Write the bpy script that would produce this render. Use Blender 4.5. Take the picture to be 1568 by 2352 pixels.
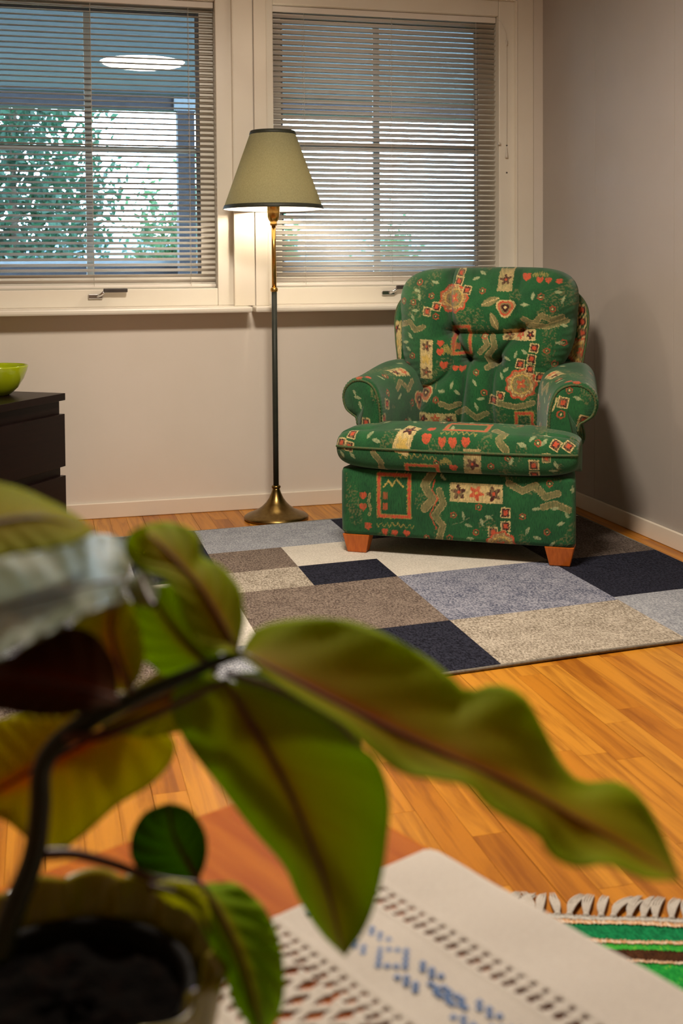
import bpy, bmesh, math, random
import numpy as np
from mathutils import Vector, Matrix

random.seed(7)
RNG = np.random.default_rng(7)
for _o in list(bpy.data.objects):
    bpy.data.objects.remove(_o)
SC = bpy.context.scene
COL = SC.collection

# ------------------------------------------------------------------ camera
W_PX, H_PX, F_PX, SHIFT_PX = 1568, 2352, 2600.0, 449.787
CAM = np.array([-2.1129, -4.5415, 0.97])
AX_R = np.array([0.96628667, -0.25736382, -0.00734418])
AX_U = np.array([0.01733464, 0.03657108, 0.9991807])
AX_F = np.array([0.25688438, 0.9656223, -0.03979946])
cam_d = bpy.data.cameras.new('camera')
cam_o = bpy.data.objects.new('camera', cam_d)
COL.objects.link(cam_o)
SC.camera = cam_o
cam_o.matrix_world = Matrix(((AX_R[0], AX_U[0], -AX_F[0], CAM[0]), (AX_R[1], AX_U[1], -AX_F[1], CAM[1]),
                             (AX_R[2], AX_U[2], -AX_F[2], CAM[2]), (0, 0, 0, 1)))
cam_d.sensor_fit = 'VERTICAL'
cam_d.sensor_height = 36.0
cam_d.sensor_width = 24.0
cam_d.lens = 36.0 * F_PX / H_PX
cam_d.shift_y = -SHIFT_PX / H_PX
cam_d.clip_start = 0.02
cam_d.clip_end = 400
cam_d.dof.use_dof = True
cam_d.dof.focus_distance = 3.75
cam_d.dof.aperture_fstop = 5.7

# ------------------------------------------------------------------ world and exposure
def s2l(*c):
    return tuple(((v / 255) / 12.92 if v / 255 <= 0.04045 else ((v / 255 + 0.055) / 1.055) ** 2.4) for v in c)

world = bpy.data.worlds.new('overcast_sky')
SC.world = world
world.use_nodes = True
_bg = world.node_tree.nodes['Background']
_bg.inputs['Color'].default_value = (0.62, 0.80, 1.0, 1)
_bg.inputs['Strength'].default_value = 20.0
SC.view_settings.view_transform = 'Standard'
SC.view_settings.look = 'None'
SC.view_settings.exposure = 0.0
SC.view_settings.gamma = 1.0
SC.view_settings.use_curve_mapping = False
SC.cycles.use_denoising = True
SC.cycles.use_light_tree = False
SC.cycles.max_bounces = 6
SC.cycles.diffuse_bounces = 3
SC.cycles.glossy_bounces = 3
SC.cycles.transmission_bounces = 4
SC.cycles.adaptive_threshold = 0.07
SC.cycles.transparent_max_bounces = 8
SC.cycles.caustics_reflective = False
SC.cycles.caustics_refractive = False
SC.cycles.sample_clamp_indirect = 8.0

CEILING_LAMP_L = 114.0
BULB_L = 180.0
WARM = (1.0, 0.87, 0.72)

# ------------------------------------------------------------------ pixel -> point (photo frame 1568x2352)
def ray(px, py):
    return AX_R * (px - W_PX / 2) / F_PX - AX_U * (py + SHIFT_PX - H_PX / 2) / F_PX + AX_F
def at_depth(px, py, d):
    return CAM + ray(px, py) * d
def on_z(px, py, z):
    r = ray(px, py); return CAM + r * ((z - CAM[2]) / r[2])
def on_y(px, py, y):
    r = ray(px, py); return CAM + r * ((y - CAM[1]) / r[1])

# ------------------------------------------------------------------ materials
MATS = {}
def _new(name):
    m = bpy.data.materials.new(name); m.use_nodes = True
    MATS[name] = m
    return m, m.node_tree, m.node_tree.nodes['Principled BSDF']
def nd(nt, kind, **kw):
    n = nt.nodes.new(kind)
    for k, v in kw.items():
        if k.startswith('i_'):
            key = k[2:].replace('_', ' ')
            n.inputs[int(key) if key.isdigit() else key].default_value = v
        else:
            setattr(n, k, v)
    return n
def c4(c):
    return (c[0], c[1], c[2], 1.0)
def noise_node(nt, scale, detail=4.0, stretch=None, rough=0.55, coord='Object'):
    tc = nd(nt, 'ShaderNodeTexCoord')
    mp = nd(nt, 'ShaderNodeMapping')
    if stretch: mp.inputs['Scale'].default_value = stretch
    nt.links.new(tc.outputs[coord], mp.inputs['Vector'])
    nz = nd(nt, 'ShaderNodeTexNoise')
    nz.inputs['Scale'].default_value = scale
    nz.inputs['Detail'].default_value = detail
    nz.inputs['Roughness'].default_value = rough
    nt.links.new(mp.outputs['Vector'], nz.inputs['Vector'])
    return nz
def ramp(nt, fac, stops):
    r = nd(nt, 'ShaderNodeValToRGB')
    els = r.color_ramp.elements
    while len(els) < len(stops): els.new(0.5)
    for e, (p, c) in zip(els, stops):
        e.position = p; e.color = c4(c)
    nt.links.new(fac, r.inputs['Fac'])
    return r.outputs['Color']
def add_bump(nt, bsdf, height, strength=0.2, dist=0.002):
    b = nd(nt, 'ShaderNodeBump'); b.inputs['Strength'].default_value = strength; b.inputs['Distance'].default_value = dist
    nt.links.new(height, b.inputs['Height']); nt.links.new(b.outputs['Normal'], bsdf.inputs['Normal'])
def mat(name, c0, c1=None, rough=0.5, metal=0.0, scale=20, stretch=None, bump=0.0, bdist=0.002, lo=0.35, hi=0.65, spec=0.5, detail=4.0, coat=0.0):
    m, nt, b = _new(name)
    c1 = c1 or c0
    nz = noise_node(nt, scale, detail, stretch)
    nt.links.new(ramp(nt, nz.outputs['Fac'], [(lo, c0), (hi, c1)]), b.inputs['Base Color'])
    b.inputs['Roughness'].default_value = rough
    b.inputs['Metallic'].default_value = metal
    b.inputs['Specular IOR Level'].default_value = spec
    b.inputs['Coat Weight'].default_value = coat
    if bump: add_bump(nt, b, nz.outputs['Fac'], bump, bdist)
    return m
def emit_mat(name, col, strength):
    m, nt, b = _new(name)
    b.inputs['Base Color'].default_value = c4(col)
    b.inputs['Emission Color'].default_value = c4(col)
    b.inputs['Emission Strength'].default_value = strength
    return m

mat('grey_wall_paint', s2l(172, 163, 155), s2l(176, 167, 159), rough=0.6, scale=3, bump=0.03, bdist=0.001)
mat('hidden_wall_paint', s2l(176, 160, 142), s2l(180, 164, 146), rough=0.7, scale=3)
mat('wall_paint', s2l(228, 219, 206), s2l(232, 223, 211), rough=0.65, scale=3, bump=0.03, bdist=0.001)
mat('ceiling_paint', s2l(214, 207, 196), s2l(218, 211, 200), rough=0.8, scale=3)
mat('white_gloss', s2l(236, 229, 214), s2l(239, 233, 219), rough=0.28, scale=4, bump=0.02, bdist=0.001)
mat('trim_cream', s2l(236, 227, 210), s2l(239, 231, 216), rough=0.32, scale=4, bump=0.02, bdist=0.001)
mat('baseboard_paint', s2l(234, 222, 204), s2l(238, 227, 210), rough=0.4, scale=4)
mat('grey_sash', s2l(70, 78, 90), s2l(80, 88, 100), rough=0.5, scale=9)
mat('muntin_grey', s2l(222, 226, 232), s2l(226, 230, 236), rough=0.5, scale=9)
mat('slat_paint', s2l(236, 230, 220), s2l(240, 234, 226), rough=0.38, scale=5)
mat('cord_white', s2l(225, 220, 208), s2l(215, 208, 196), rough=0.7, scale=300)
mat('chrome', (0.75, 0.75, 0.76), (0.65, 0.65, 0.66), rough=0.22, metal=1.0, scale=30)
mat('handle_grip', s2l(60, 55, 52), s2l(72, 66, 62), rough=0.4, scale=30)
mat('brass', s2l(206, 166, 92), s2l(190, 148, 76), rough=0.27, metal=1.0, scale=60, stretch=(1, 1, 14))
mat('brass_dark', s2l(134, 112, 66), s2l(120, 98, 54), rough=0.30, metal=1.0, scale=60)
mat('pole_dark', s2l(44, 48, 42), s2l(50, 54, 46), rough=0.5, scale=40, spec=0.3)
mat('shade_trim', s2l(40, 44, 34), s2l(52, 55, 42), rough=0.6, scale=200)
mat('espresso_wood', s2l(24, 10, 8), s2l(16, 6, 5), rough=0.38, scale=9, stretch=(0.5, 0.5, 14), bump=0.04, spec=0.22)
mat('lime_glaze', s2l(172, 190, 20), s2l(164, 182, 16), rough=0.16, scale=5, coat=0.4)
mat('leg_wood', s2l(198, 104, 34), s2l(178, 88, 24), rough=0.3, scale=24, stretch=(6, 6, 0.8), bump=0.05)
mat('rug_backing', s2l(104, 98, 88), s2l(128, 122, 108), rough=0.9, scale=120)
mat('linen', s2l(234, 228, 219), s2l(224, 217, 208), rough=0.85, scale=420, bump=0.18, bdist=0.0006, spec=0.2)
mat('blue_thread', s2l(84, 126, 190), s2l(104, 146, 206), rough=0.75, scale=900)
mat('pot_glaze', s2l(156, 144, 30), s2l(146, 134, 24), rough=0.22, scale=9, coat=0.3)
mat('black_plastic', s2l(9, 8, 8), s2l(12, 11, 10), rough=0.7, scale=60, spec=0.2)
mat('soil', s2l(9, 6, 4), s2l(26, 14, 8), rough=0.95, scale=90, bump=0.8, bdist=0.006, lo=0.5, hi=0.75, spec=0.05)
mat('stem_skin', s2l(24, 38, 10), s2l(34, 38, 12), rough=0.45, scale=40)
mat('twig_skin', s2l(92, 44, 22), s2l(74, 36, 18), rough=0.45, scale=40)
mat('porch_ceiling', s2l(98, 108, 118), s2l(92, 102, 112), rough=0.7, scale=2, stretch=(1, 12, 1))
mat('porch_dark', s2l(44, 45, 52), s2l(54, 55, 62), rough=0.7, scale=14)
mat('porch_pale', s2l(130, 140, 148), s2l(124, 134, 142), rough=0.6, scale=14)
mat('deck_wood', s2l(96, 92, 88), s2l(80, 76, 72), rough=0.8, scale=10, stretch=(1, 14, 1))
mat('bark', s2l(96, 86, 74), s2l(64, 56, 48), rough=0.9, scale=30, bump=0.4)
mat('grass_ground', s2l(62, 82, 48), s2l(76, 96, 58), rough=0.95, scale=3)
mat('far_hill', s2l(96, 118, 140), s2l(104, 126, 148), rough=1.0, scale=0.05)  # distance haze put into the ridge colour
mat('fringe_yarn', s2l(200, 194, 184), s2l(176, 168, 158), rough=0.9, scale=600, stretch=(1, 1, 1))
mat('plate_metal', s2l(205, 200, 192), s2l(215, 210, 202), rough=0.5, scale=10)
emit_mat('opal_diffuser', WARM, CEILING_LAMP_L)
emit_mat('bulb_glow', (1.0, 0.84, 0.64), BULB_L)

def yarn(name, a, b2, streak=None):
    m, nt, b = _new(name)
    nz = noise_node(nt, 260, 3.0, (1.0, 0.35, 1.0))
    st = [(0.3, a), (0.62, b2)]
    if streak: st.append((0.72, streak))
    nt.links.new(ramp(nt, nz.outputs['Fac'], st), b.inputs['Base Color'])
    b.inputs['Roughness'].default_value = 0.9
    b.inputs['Specular IOR Level'].default_value = 0.15
    wv = noise_node(nt, 330, 1.0)
    add_bump(nt, b, wv.outputs['Fac'], 0.9, 0.004)
    return m
yarn('weft_green', s2l(6, 92, 54), s2l(20, 140, 82))
yarn('weft_lime', s2l(14, 128, 52), s2l(44, 172, 66), s2l(150, 190, 60))
yarn('weft_bright', s2l(26, 150, 58), s2l(70, 180, 60), s2l(170, 200, 70))
yarn('weft_cream', s2l(236, 222, 200), s2l(214, 160, 110))
yarn('weft_brown', s2l(44, 24, 12), s2l(84, 50, 26))
yarn('weft_grey', s2l(176, 172, 162), s2l(200, 196, 188))

def pile(name, a, b2, big=0.0):
    """short rug pile: fine fleck of two tones with worn, broader mottling"""
    m, nt, b = _new(name)
    fine = noise_node(nt, 190, 3.0, (1.0, 0.5, 1.0), 0.75)
    wide = noise_node(nt, 14, 5.0)
    mix = nd(nt, 'ShaderNodeMath', operation='MULTIPLY_ADD')
    nt.links.new(wide.outputs['Fac'], mix.inputs[0]); mix.inputs[1].default_value = big
    nt.links.new(fine.outputs['Fac'], mix.inputs[2])
    nt.links.new(ramp(nt, mix.outputs[0], [(0.36 + big * .5, a), (0.64 + big * .5, b2)]), b.inputs['Base Color'])
    b.inputs['Roughness'].default_value = 0.95
    b.inputs['Specular IOR Level'].default_value = 0.1
    b.inputs['Sheen Weight'].default_value = 0.0
    add_bump(nt, b, fine.outputs['Fac'], 0.5, 0.004)
pile('pile_light_blue', s2l(120, 125, 134), s2l(178, 181, 187), 0.2)
pile('pile_taupe', s2l(76, 64, 58), s2l(146, 132, 120), 0.2)
pile('pile_cream', s2l(190, 184, 172), s2l(218, 212, 200), 0.3)
pile('pile_beige', s2l(114, 104, 90), s2l(198, 188, 172), 0.25)
pile('pile_navy', s2l(12, 13, 22), s2l(50, 52, 66), 0.1)
pile('pile_slate', s2l(70, 76, 98), s2l(164, 166, 178), 0.25)
pile('pile_brown', s2l(58, 50, 46), s2l(118, 106, 98), 0.2)

def floor_material(name, island):
    m, nt, b = _new(name)
    if island:
        rnd = nd(nt, 'ShaderNodeNewGeometry').outputs['Random Per Island']
    else:
        rnd = nd(nt, 'ShaderNodeObjectInfo').outputs['Random']
    base = ramp(nt, rnd, [(0.0, s2l(174, 106, 22)), (0.35, s2l(194, 126, 32)), (0.7, s2l(204, 140, 44)), (1.0, s2l(184, 114, 26))])
    tc = nd(nt, 'ShaderNodeTexCoord')
    mp = nd(nt, 'ShaderNodeMapping'); mp.inputs['Scale'].default_value = (34, 2.2, 4)
    nt.links.new(tc.outputs['Object'], mp.inputs['Vector'])
    off = nd(nt, 'ShaderNodeVectorMath', operation='ADD')
    cmb = nd(nt, 'ShaderNodeCombineXYZ')
    mul = nd(nt, 'ShaderNodeMath', operation='MULTIPLY'); mul.inputs[1].default_value = 37.0
    nt.links.new(rnd, mul.inputs[0])
    for k in range(3): nt.links.new(mul.outputs[0], cmb.inputs[k])
    nt.links.new(mp.outputs['Vector'], off.inputs[0]); nt.links.new(cmb.outputs[0], off.inputs[1])
    nz = nd(nt, 'ShaderNodeTexNoise'); nz.inputs['Scale'].default_value = 1.0; nz.inputs['Detail'].default_value = 7.0; nz.inputs['Roughness'].default_value = 0.62
    nz.inputs['Distortion'].default_value = 0.6
    nt.links.new(off.outputs[0], nz.inputs['Vector'])
    grain = ramp(nt, nz.outputs['Fac'], [(0.36, (0.62, 0.53, 0.42)), (0.56, (1, 1, 1)), (0.75, (1.06, 1.04, 1.0))])
    mx = nd(nt, 'ShaderNodeMix', data_type='RGBA', blend_type='MULTIPLY')
    mx.inputs[0].default_value = 1.0
    nt.links.new(base, mx.inputs[6]); nt.links.new(grain, mx.inputs[7])
    nt.links.new(mx.outputs[2], b.inputs['Base Color'])
    b.inputs['Roughness'].default_value = 0.36
    b.inputs['Specular IOR Level'].default_value = 0.45
    add_bump(nt, b, nz.outputs['Fac'], 0.06, 0.001)
floor_material('oak_strip', False)
floor_material('oak_strips_joined', True)
mat('floor_gap', s2l(96, 58, 22), s2l(80, 46, 18), rough=0.7, scale=20)
mat('table_wood', s2l(214, 124, 28), s2l(178, 86, 12), rough=0.55, spec=0.08, scale=3.0, stretch=(16, 1.3, 4), lo=0.3, hi=0.7, detail=8)

def glass_mat():
    m = bpy.data.materials.new('pane_glass'); m.use_nodes = True
    nt = m.node_tree; nt.nodes.clear()
    out = nd(nt, 'ShaderNodeOutputMaterial'); mx = nd(nt, 'ShaderNodeMixShader')
    tr = nd(nt, 'ShaderNodeBsdfTransparent'); tr.inputs[0].default_value = (0.93, 0.97, 0.97, 1)
    gl = nd(nt, 'ShaderNodeBsdfGlossy'); gl.inputs['Roughness'].default_value = 0.0
    fr = nd(nt, 'ShaderNodeFresnel'); fr.inputs['IOR'].default_value = 1.5
    nt.links.new(fr.outputs[0], mx.inputs[0]); nt.links.new(tr.outputs[0], mx.inputs[1]); nt.links.new(gl.outputs[0], mx.inputs[2])
    nt.links.new(mx.outputs[0], out.inputs[0])
    MATS['pane_glass'] = m
glass_mat()

def translucent_mat(name, front, through, rough=0.5, mixf=0.5, spec=0.3, attr=None, bump=0.0, scale=200, stretch=None, under=None):
    """thin sheet: reflects `front`, lets light through tinted `through`; attr = colour attribute multiplied in"""
    m, nt, b = _new(name)
    out = nt.nodes['Material Output']
    b.inputs['Roughness'].default_value = rough
    b.inputs['Specular IOR Level'].default_value = spec
    tr = nd(nt, 'ShaderNodeBsdfTranslucent')
    mx = nd(nt, 'ShaderNodeMixShader'); mx.inputs[0].default_value = mixf
    if attr:
        a = nd(nt, 'ShaderNodeAttribute', attribute_name=attr)
        nt.links.new(a.outputs['Color'], b.inputs['Base Color'])
        t = nd(nt, 'ShaderNodeMix', data_type='RGBA', blend_type='MULTIPLY'); t.inputs[0].default_value = 1.0
        nt.links.new(a.outputs['Color'], t.inputs[6]); t.inputs[7].default_value = c4(through)
        nt.links.new(t.outputs[2], tr.inputs['Color'])
    else:
        b.inputs['Base Color'].default_value = c4(front); tr.inputs['Color'].default_value = c4(through)
    if bump:
        nz = noise_node(nt, scale, 3.0, stretch)
        add_bump(nt, b, nz.outputs['Fac'], bump, 0.002)
        if not attr:
            nt.links.new(ramp(nt, nz.outputs['Fac'], [(0.3, tuple(0.8 * v for v in front)), (0.7, tuple(min(1, 1.15 * v) for v in front))]), b.inputs['Base Color'])
    nt.links.new(b.outputs[0], mx.inputs[1]); nt.links.new(tr.outputs[0], mx.inputs[2]); nt.links.new(mx.outputs[0], out.inputs[0])
    return m
translucent_mat('shade_fabric', s2l(148, 146, 112), s2l(158, 150, 112), rough=0.8, mixf=0.22, spec=0.2, bump=0.6, scale=120, stretch=(3, 3, 1))
translucent_mat('shade_liner', s2l(245, 243, 238), (0.55, 0.5, 0.4), rough=0.7, mixf=0.3, spec=0.2)
translucent_mat('leaf_skin', None, (1.6, 1.6, 0.8), rough=0.7, mixf=0.45, spec=0.07, attr='Col', bump=0.08, scale=45)
translucent_mat('leaf_gloss', None, (1.3, 1.3, 0.9), rough=0.38, mixf=0.3, spec=0.4, attr='Col', bump=0.12, scale=45)
translucent_mat('tree_leaf', s2l(22, 56, 44), s2l(40, 78, 50), rough=0.5, mixf=0.4)
translucent_mat('tree_leaf_pale', s2l(50, 82, 60), s2l(70, 102, 62), rough=0.5, mixf=0.4)

def upholstery():
    m, nt, b = _new('upholstery')
    a = nd(nt, 'ShaderNodeAttribute', attribute_name='Col')
    st = noise_node(nt, 60, 5.0, (9, 9, 0.9), 0.65)
    fine = noise_node(nt, 700, 1.0, (1.6, 1.6, 0.7))
    f = ramp(nt, st.outputs['Fac'], [(0.34, (0.34, 0.38, 0.42)), (0.50, (1, 1, 1)), (0.72, (1.25, 1.2, 1.05))])
    mx = nd(nt, 'ShaderNodeMix', data_type='RGBA', blend_type='MULTIPLY'); mx.inputs[0].default_value = 0.85
    nt.links.new(a.outputs['Color'], mx.inputs[6]); nt.links.new(f, mx.inputs[7])
    nt.links.new(mx.outputs[2], b.inputs['Base Color'])
    b.inputs['Roughness'].default_value = 0.85
    b.inputs['Specular IOR Level'].default_value = 0.2
    b.inputs['Sheen Weight'].default_value = 0.2
    ad = nd(nt, 'ShaderNodeMath', operation='ADD')
    nt.links.new(st.outputs['Fac'], ad.inputs[0]); nt.links.new(fine.outputs['Fac'], ad.inputs[1])
    add_bump(nt, b, ad.outputs[0], 0.35, 0.003)
upholstery()
mat('piping_green', s2l(44, 92, 56), s2l(92, 88, 48), rough=0.85, scale=160, bump=0.3)

# ------------------------------------------------------------------ builders
def wloc(o):
    p = Vector((0, 0, 0))
    while o is not None:
        p += o.location; o = o.parent
    return p
def link(o, parent=None):
    COL.objects.link(o)
    if parent is not None: o.parent = parent
    return o
def tag(o, label=None, cat=None, group=None, kind=None):
    if label: o['label'] = label
    if cat: o['category'] = cat
    if group: o['group'] = group
    if kind: o['kind'] = kind
    return o
def empty(name, loc, parent=None):
    o = bpy.data.objects.new(name, None)
    o.empty_display_size = 0.1
    o.location = Vector(loc) - (wloc(parent) if parent else Vector((0, 0, 0)))
    return link(o, parent)
def obj(name, verts, faces, m, parent=None, smooth=False, cols=None, loc=None):
    """verts in world coordinates; stored relative to the parent (or to loc)"""
    V = np.asarray(verts, dtype=float).reshape(-1, 3)
    base = np.array(wloc(parent)) if parent is not None else np.zeros(3)
    own = np.zeros(3)
    if loc is not None:
        own = np.array(loc, float) - base
    me = bpy.data.meshes.new(name)
    me.from_pydata((V - base - own).tolist(), [], faces if isinstance(faces, list) else faces.tolist())
    me.update()
    if smooth:
        me.polygons.foreach_set('use_smooth', np.ones(len(me.polygons), dtype=bool))
    if cols is not None:
        at = me.color_attributes.new('Col', 'FLOAT_COLOR', 'POINT')
        C = np.ones((len(V), 4)); C[:, :3] = np.asarray(cols).reshape(-1, 3)
        at.data.foreach_set('color', C.ravel())
    me.materials.append(MATS[m])
    o = bpy.data.objects.new(name, me)
    o.location = own.tolist()
    return link(o, parent)
def boxgeo(x0, x1, y0, y1, z0, z1, bev=0.0, seg=2):
    bm = bmesh.new()
    bmesh.ops.create_cube(bm, size=1.0)
    for v in bm.verts:
        v.co = Vector(((x0 + x1) / 2 + v.co.x * (x1 - x0), (y0 + y1) / 2 + v.co.y * (y1 - y0), (z0 + z1) / 2 + v.co.z * (z1 - z0)))
    if bev > 0:
        bmesh.ops.bevel(bm, geom=bm.edges[:], offset=bev, segments=seg, affect='EDGES', profile=0.5)
    bm.verts.index_update()
    V = np.array([v.co[:] for v in bm.verts]); Fc = [[v.index for v in f.verts] for f in bm.faces]
    bm.free()
    return V, Fc
def box(name, x0, x1, y0, y1, z0, z1, m, parent=None, bev=0.0, xf=None, loc=None, smooth=False):
    V, Fc = boxgeo(x0, x1, y0, y1, z0, z1, bev)
    if xf is not None: V = xf(V)
    return obj(name, V, Fc, m, parent, loc=loc, smooth=smooth)
def join(parts):
    V, Fc, n = [], [], 0
    for v, f in parts:
        V.append(v); Fc += [[i + n for i in q] for q in f]; n += len(v)
    return np.concatenate(V), Fc
def gridfaces(nv, nu, closed_u=False, closed_v=False, flip=False):
    iu = np.arange(nu if closed_u else nu - 1); iv = np.arange(nv if closed_v else nv - 1)
    a, b2 = np.meshgrid(iv, iu, indexing='ij')
    a1 = (a + 1) % nv; b1 = (b2 + 1) % nu
    q = np.stack([a * nu + b2, a * nu + b1, a1 * nu + b1, a1 * nu + b2], -1).reshape(-1, 4)
    return q[:, ::-1] if flip else q
def lathegeo(profile, center, seg=40, lobes=None):
    P = np.array(profile, float); t = np.linspace(0, 2 * np.pi, seg, endpoint=False)
    r = P[:, 0][:, None] * np.ones(seg)
    if lobes: r = r * (1 + lobes[1] * np.abs(np.cos(t * lobes[0] / 2))[None, :] - lobes[1])
    V = np.stack([center[0] + r * np.cos(t), center[1] + r * np.sin(t), center[2] + np.repeat(P[:, 1][:, None], seg, 1)], -1)
    Fc = gridfaces(len(P), seg, closed_u=True).tolist()
    return V.reshape(-1, 3), Fc
def lathe(name, profile, center, m, parent=None, seg=40, lobes=None, smooth=True, cap=True):
    V, Fc = lathegeo(profile, center, seg, lobes)
    n = len(profile)
    if cap and profile[0][0] > 1e-5: Fc.append(list(range(seg))[::-1])
    if cap and profile[-1][0] > 1e-5: Fc.append([(n - 1) * seg + i for i in range(seg)])
    return obj(name, V, Fc, m, parent, smooth=smooth)
def catmull(P, n, closed=False):
    P = np.asarray(P, float); N = len(P)
    if closed:
        Q = np.concatenate([P[-1:], P, P[:2]])
        segs = N
    else:
        Q = np.concatenate([2 * P[:1] - P[1:2], P, 2 * P[-1:] - P[-2:-1]])
        segs = N - 1
    out = []
    for i in range(segs):
        p0, p1, p2, p3 = Q[i:i + 4]
        t = np.linspace(0, 1, 24, endpoint=False)[:, None]
        out.append(0.5 * (2 * p1 + (p2 - p0) * t + (2 * p0 - 5 * p1 + 4 * p2 - p3) * t ** 2 + (3 * p1 - p0 - 3 * p2 + p3) * t ** 3))
    C = np.concatenate(out + ([P[:1]] if closed else [P[-1:]]))
    d = np.concatenate([[0], np.cumsum(np.linalg.norm(np.diff(C, axis=0), axis=1))])
    s = np.linspace(0, d[-1], n, endpoint=not closed)
    return np.stack([np.interp(s, d, C[:, k]) for k in range(C.shape[1])], -1)
def tubegeo(path, radius, seg=8, closed=False, caps=True):
    P = np.asarray(path, float); n = len(P)
    R = np.broadcast_to(np.asarray(radius, float), (n,))
    if closed: T = np.roll(P, -1, 0) - np.roll(P, 1, 0)
    else: T = np.gradient(P, axis=0)
    T /= np.linalg.norm(T, axis=1)[:, None] + 1e-12
    ref = np.array([0, 0, 1.0]) if abs(T[0][2]) < 0.9 else np.array([1.0, 0, 0])
    N0 = np.cross(T[0], ref); N0 /= np.linalg.norm(N0)
    Ns = [N0]
    for i in range(1, n):
        v = Ns[-1] - T[i] * (Ns[-1] @ T[i]); Ns.append(v / (np.linalg.norm(v) + 1e-12))
    Ns = np.array(Ns); Bs = np.cross(T, Ns)
    a = np.linspace(0, 2 * np.pi, seg, endpoint=False)
    V = P[:, None] + R[:, None, None] * (np.cos(a)[None, :, None] * Ns[:, None] + np.sin(a)[None, :, None] * Bs[:, None])
    Fc = gridfaces(n, seg, closed_u=True, closed_v=closed).tolist()
    if caps and not closed:
        Fc.append(list(range(seg))[::-1]); Fc.append([(n - 1) * seg + i for i in range(seg)])
    return V.reshape(-1, 3), Fc
def tube(name, path, radius, m, parent=None, seg=8, closed=False):
    V, Fc = tubegeo(path, radius, seg, closed)
    return obj(name, V, Fc, m, parent, smooth=True)
def smoothstep(a, b, x):
    t = np.clip((x - a) / (b - a), 0, 1); return t * t * (3 - 2 * t)

# ================================================================== ROOM SHELL
ROOM_L, ROOM_B, ROOM_H = -3.9, -6.2, 2.295
OPEN = {1: (-2.50, -1.345), 2: (-1.262, -0.105)}     # wall openings of the two windows (x range)
WZ0, WZ1 = 0.835, 2.125
# back wall with the two openings
wb = []
wb.append(boxgeo(ROOM_L - .2, 0.2, 0, 0.22, 0, WZ0))
wb.append(boxgeo(ROOM_L - .2, 0.2, 0, 0.22, WZ1, ROOM_H))
for x0, x1 in ((ROOM_L - .2, OPEN[1][0]), (OPEN[1][1], OPEN[2][0]), (OPEN[2][1], 0.2)):
    wb.append(boxgeo(x0, x1, 0, 0.22, WZ0, WZ1))
V, Fc = join(wb)
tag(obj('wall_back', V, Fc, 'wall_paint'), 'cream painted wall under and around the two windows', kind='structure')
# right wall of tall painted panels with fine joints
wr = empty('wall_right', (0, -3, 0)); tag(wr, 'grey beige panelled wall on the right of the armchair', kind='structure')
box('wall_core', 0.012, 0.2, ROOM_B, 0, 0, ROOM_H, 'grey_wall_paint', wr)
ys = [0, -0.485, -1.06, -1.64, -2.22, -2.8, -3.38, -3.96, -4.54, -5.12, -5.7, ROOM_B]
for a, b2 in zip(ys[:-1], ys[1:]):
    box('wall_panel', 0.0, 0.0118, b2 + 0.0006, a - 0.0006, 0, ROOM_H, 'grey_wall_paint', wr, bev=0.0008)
box('wall_left', ROOM_L - 0.15, ROOM_L, ROOM_B, 0, 0, ROOM_H, 'hidden_wall_paint')['kind'] = 'structure'
box('wall_rear', ROOM_L, 0, ROOM_B - 0.15, ROOM_B, 0, ROOM_H, 'hidden_wall_paint')['kind'] = 'structure'
box('ceiling', ROOM_L - .2, 0.2, ROOM_B - .15, 0.22, ROOM_H, ROOM_H + 0.12, 'ceiling_paint')['kind'] = 'structure'
o = box('baseboard_back', ROOM_L, -0.0125, -0.012, -0.0002, 0.0005, 0.062, 'baseboard_paint', bev=0.003); o['kind'] = 'structure'
o = box('baseboard_right', -0.012, -0.0002, ROOM_B, -0.0002, 0.0005, 0.062, 'baseboard_paint', bev=0.003); o['kind'] = 'structure'

# floor: oak strips running towards the window wall
RUGX0, RUGX1 = -2.36, -0.095
def rug_shift(x):
    return (x + 1.3) * 0.085
fl = empty('floor', (0, 0, 0)); tag(fl, 'honey coloured oak strip floor', kind='structure')
box('subfloor', ROOM_L - .2, 0.2, ROOM_B - .15, 0.22, -0.12, -0.0125, 'floor_gap', fl)
SW, GAP = 0.064, 0.00022
strips = []
rs = random.Random(11)
x, k = -0.001 - SW / 2, 0
while x > ROOM_L:
    y = 0.0
    L = 0.15 + rs.random() * 0.4
    while y > ROOM_B:
        L = min(L, y - ROOM_B) if y - L > ROOM_B else y - ROOM_B
        strips.append((x, y - L / 2, L)); y -= L
        L = rs.choice([0.36, 0.42, 0.48, 0.54, 0.60])
    k += 1
    x -= SW + (0.0007 if k % 3 == 0 else 0.0)
def to_px(p):
    d = np.asarray(p, float) - CAM; f = d @ AX_F
    if f < 0.2: return (-1e4, -1e4)
    return (W_PX / 2 + F_PX * (d @ AX_R) / f, H_PX / 2 - F_PX * (d @ AX_U) / f - SHIFT_PX)
def strip_seen(x, yc, L):
    if RUGX0 + .05 < x < RUGX1 - .04 and yc + L / 2 < -0.34 + rug_shift(x) and yc - L / 2 > -1.98 + rug_shift(x): return False
    for t in (-.5, 0, .5):
        px, py = to_px((x, yc + t * L, 0))
        if -40 < px < W_PX + 40 and 1100 < py < 2150 and not (px < 560 and py > 1215 and py < 1760) and not (px < 330 and py > 1900): return True
    return False
vis = [s for s in strips if strip_seen(*s)]
vis.sort(key=lambda s: (s[0] - CAM[0]) ** 2 + (s[1] - CAM[1]) ** 2)
vis = set(vis[:290])
strip_mesh, rest = {}, []
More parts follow.
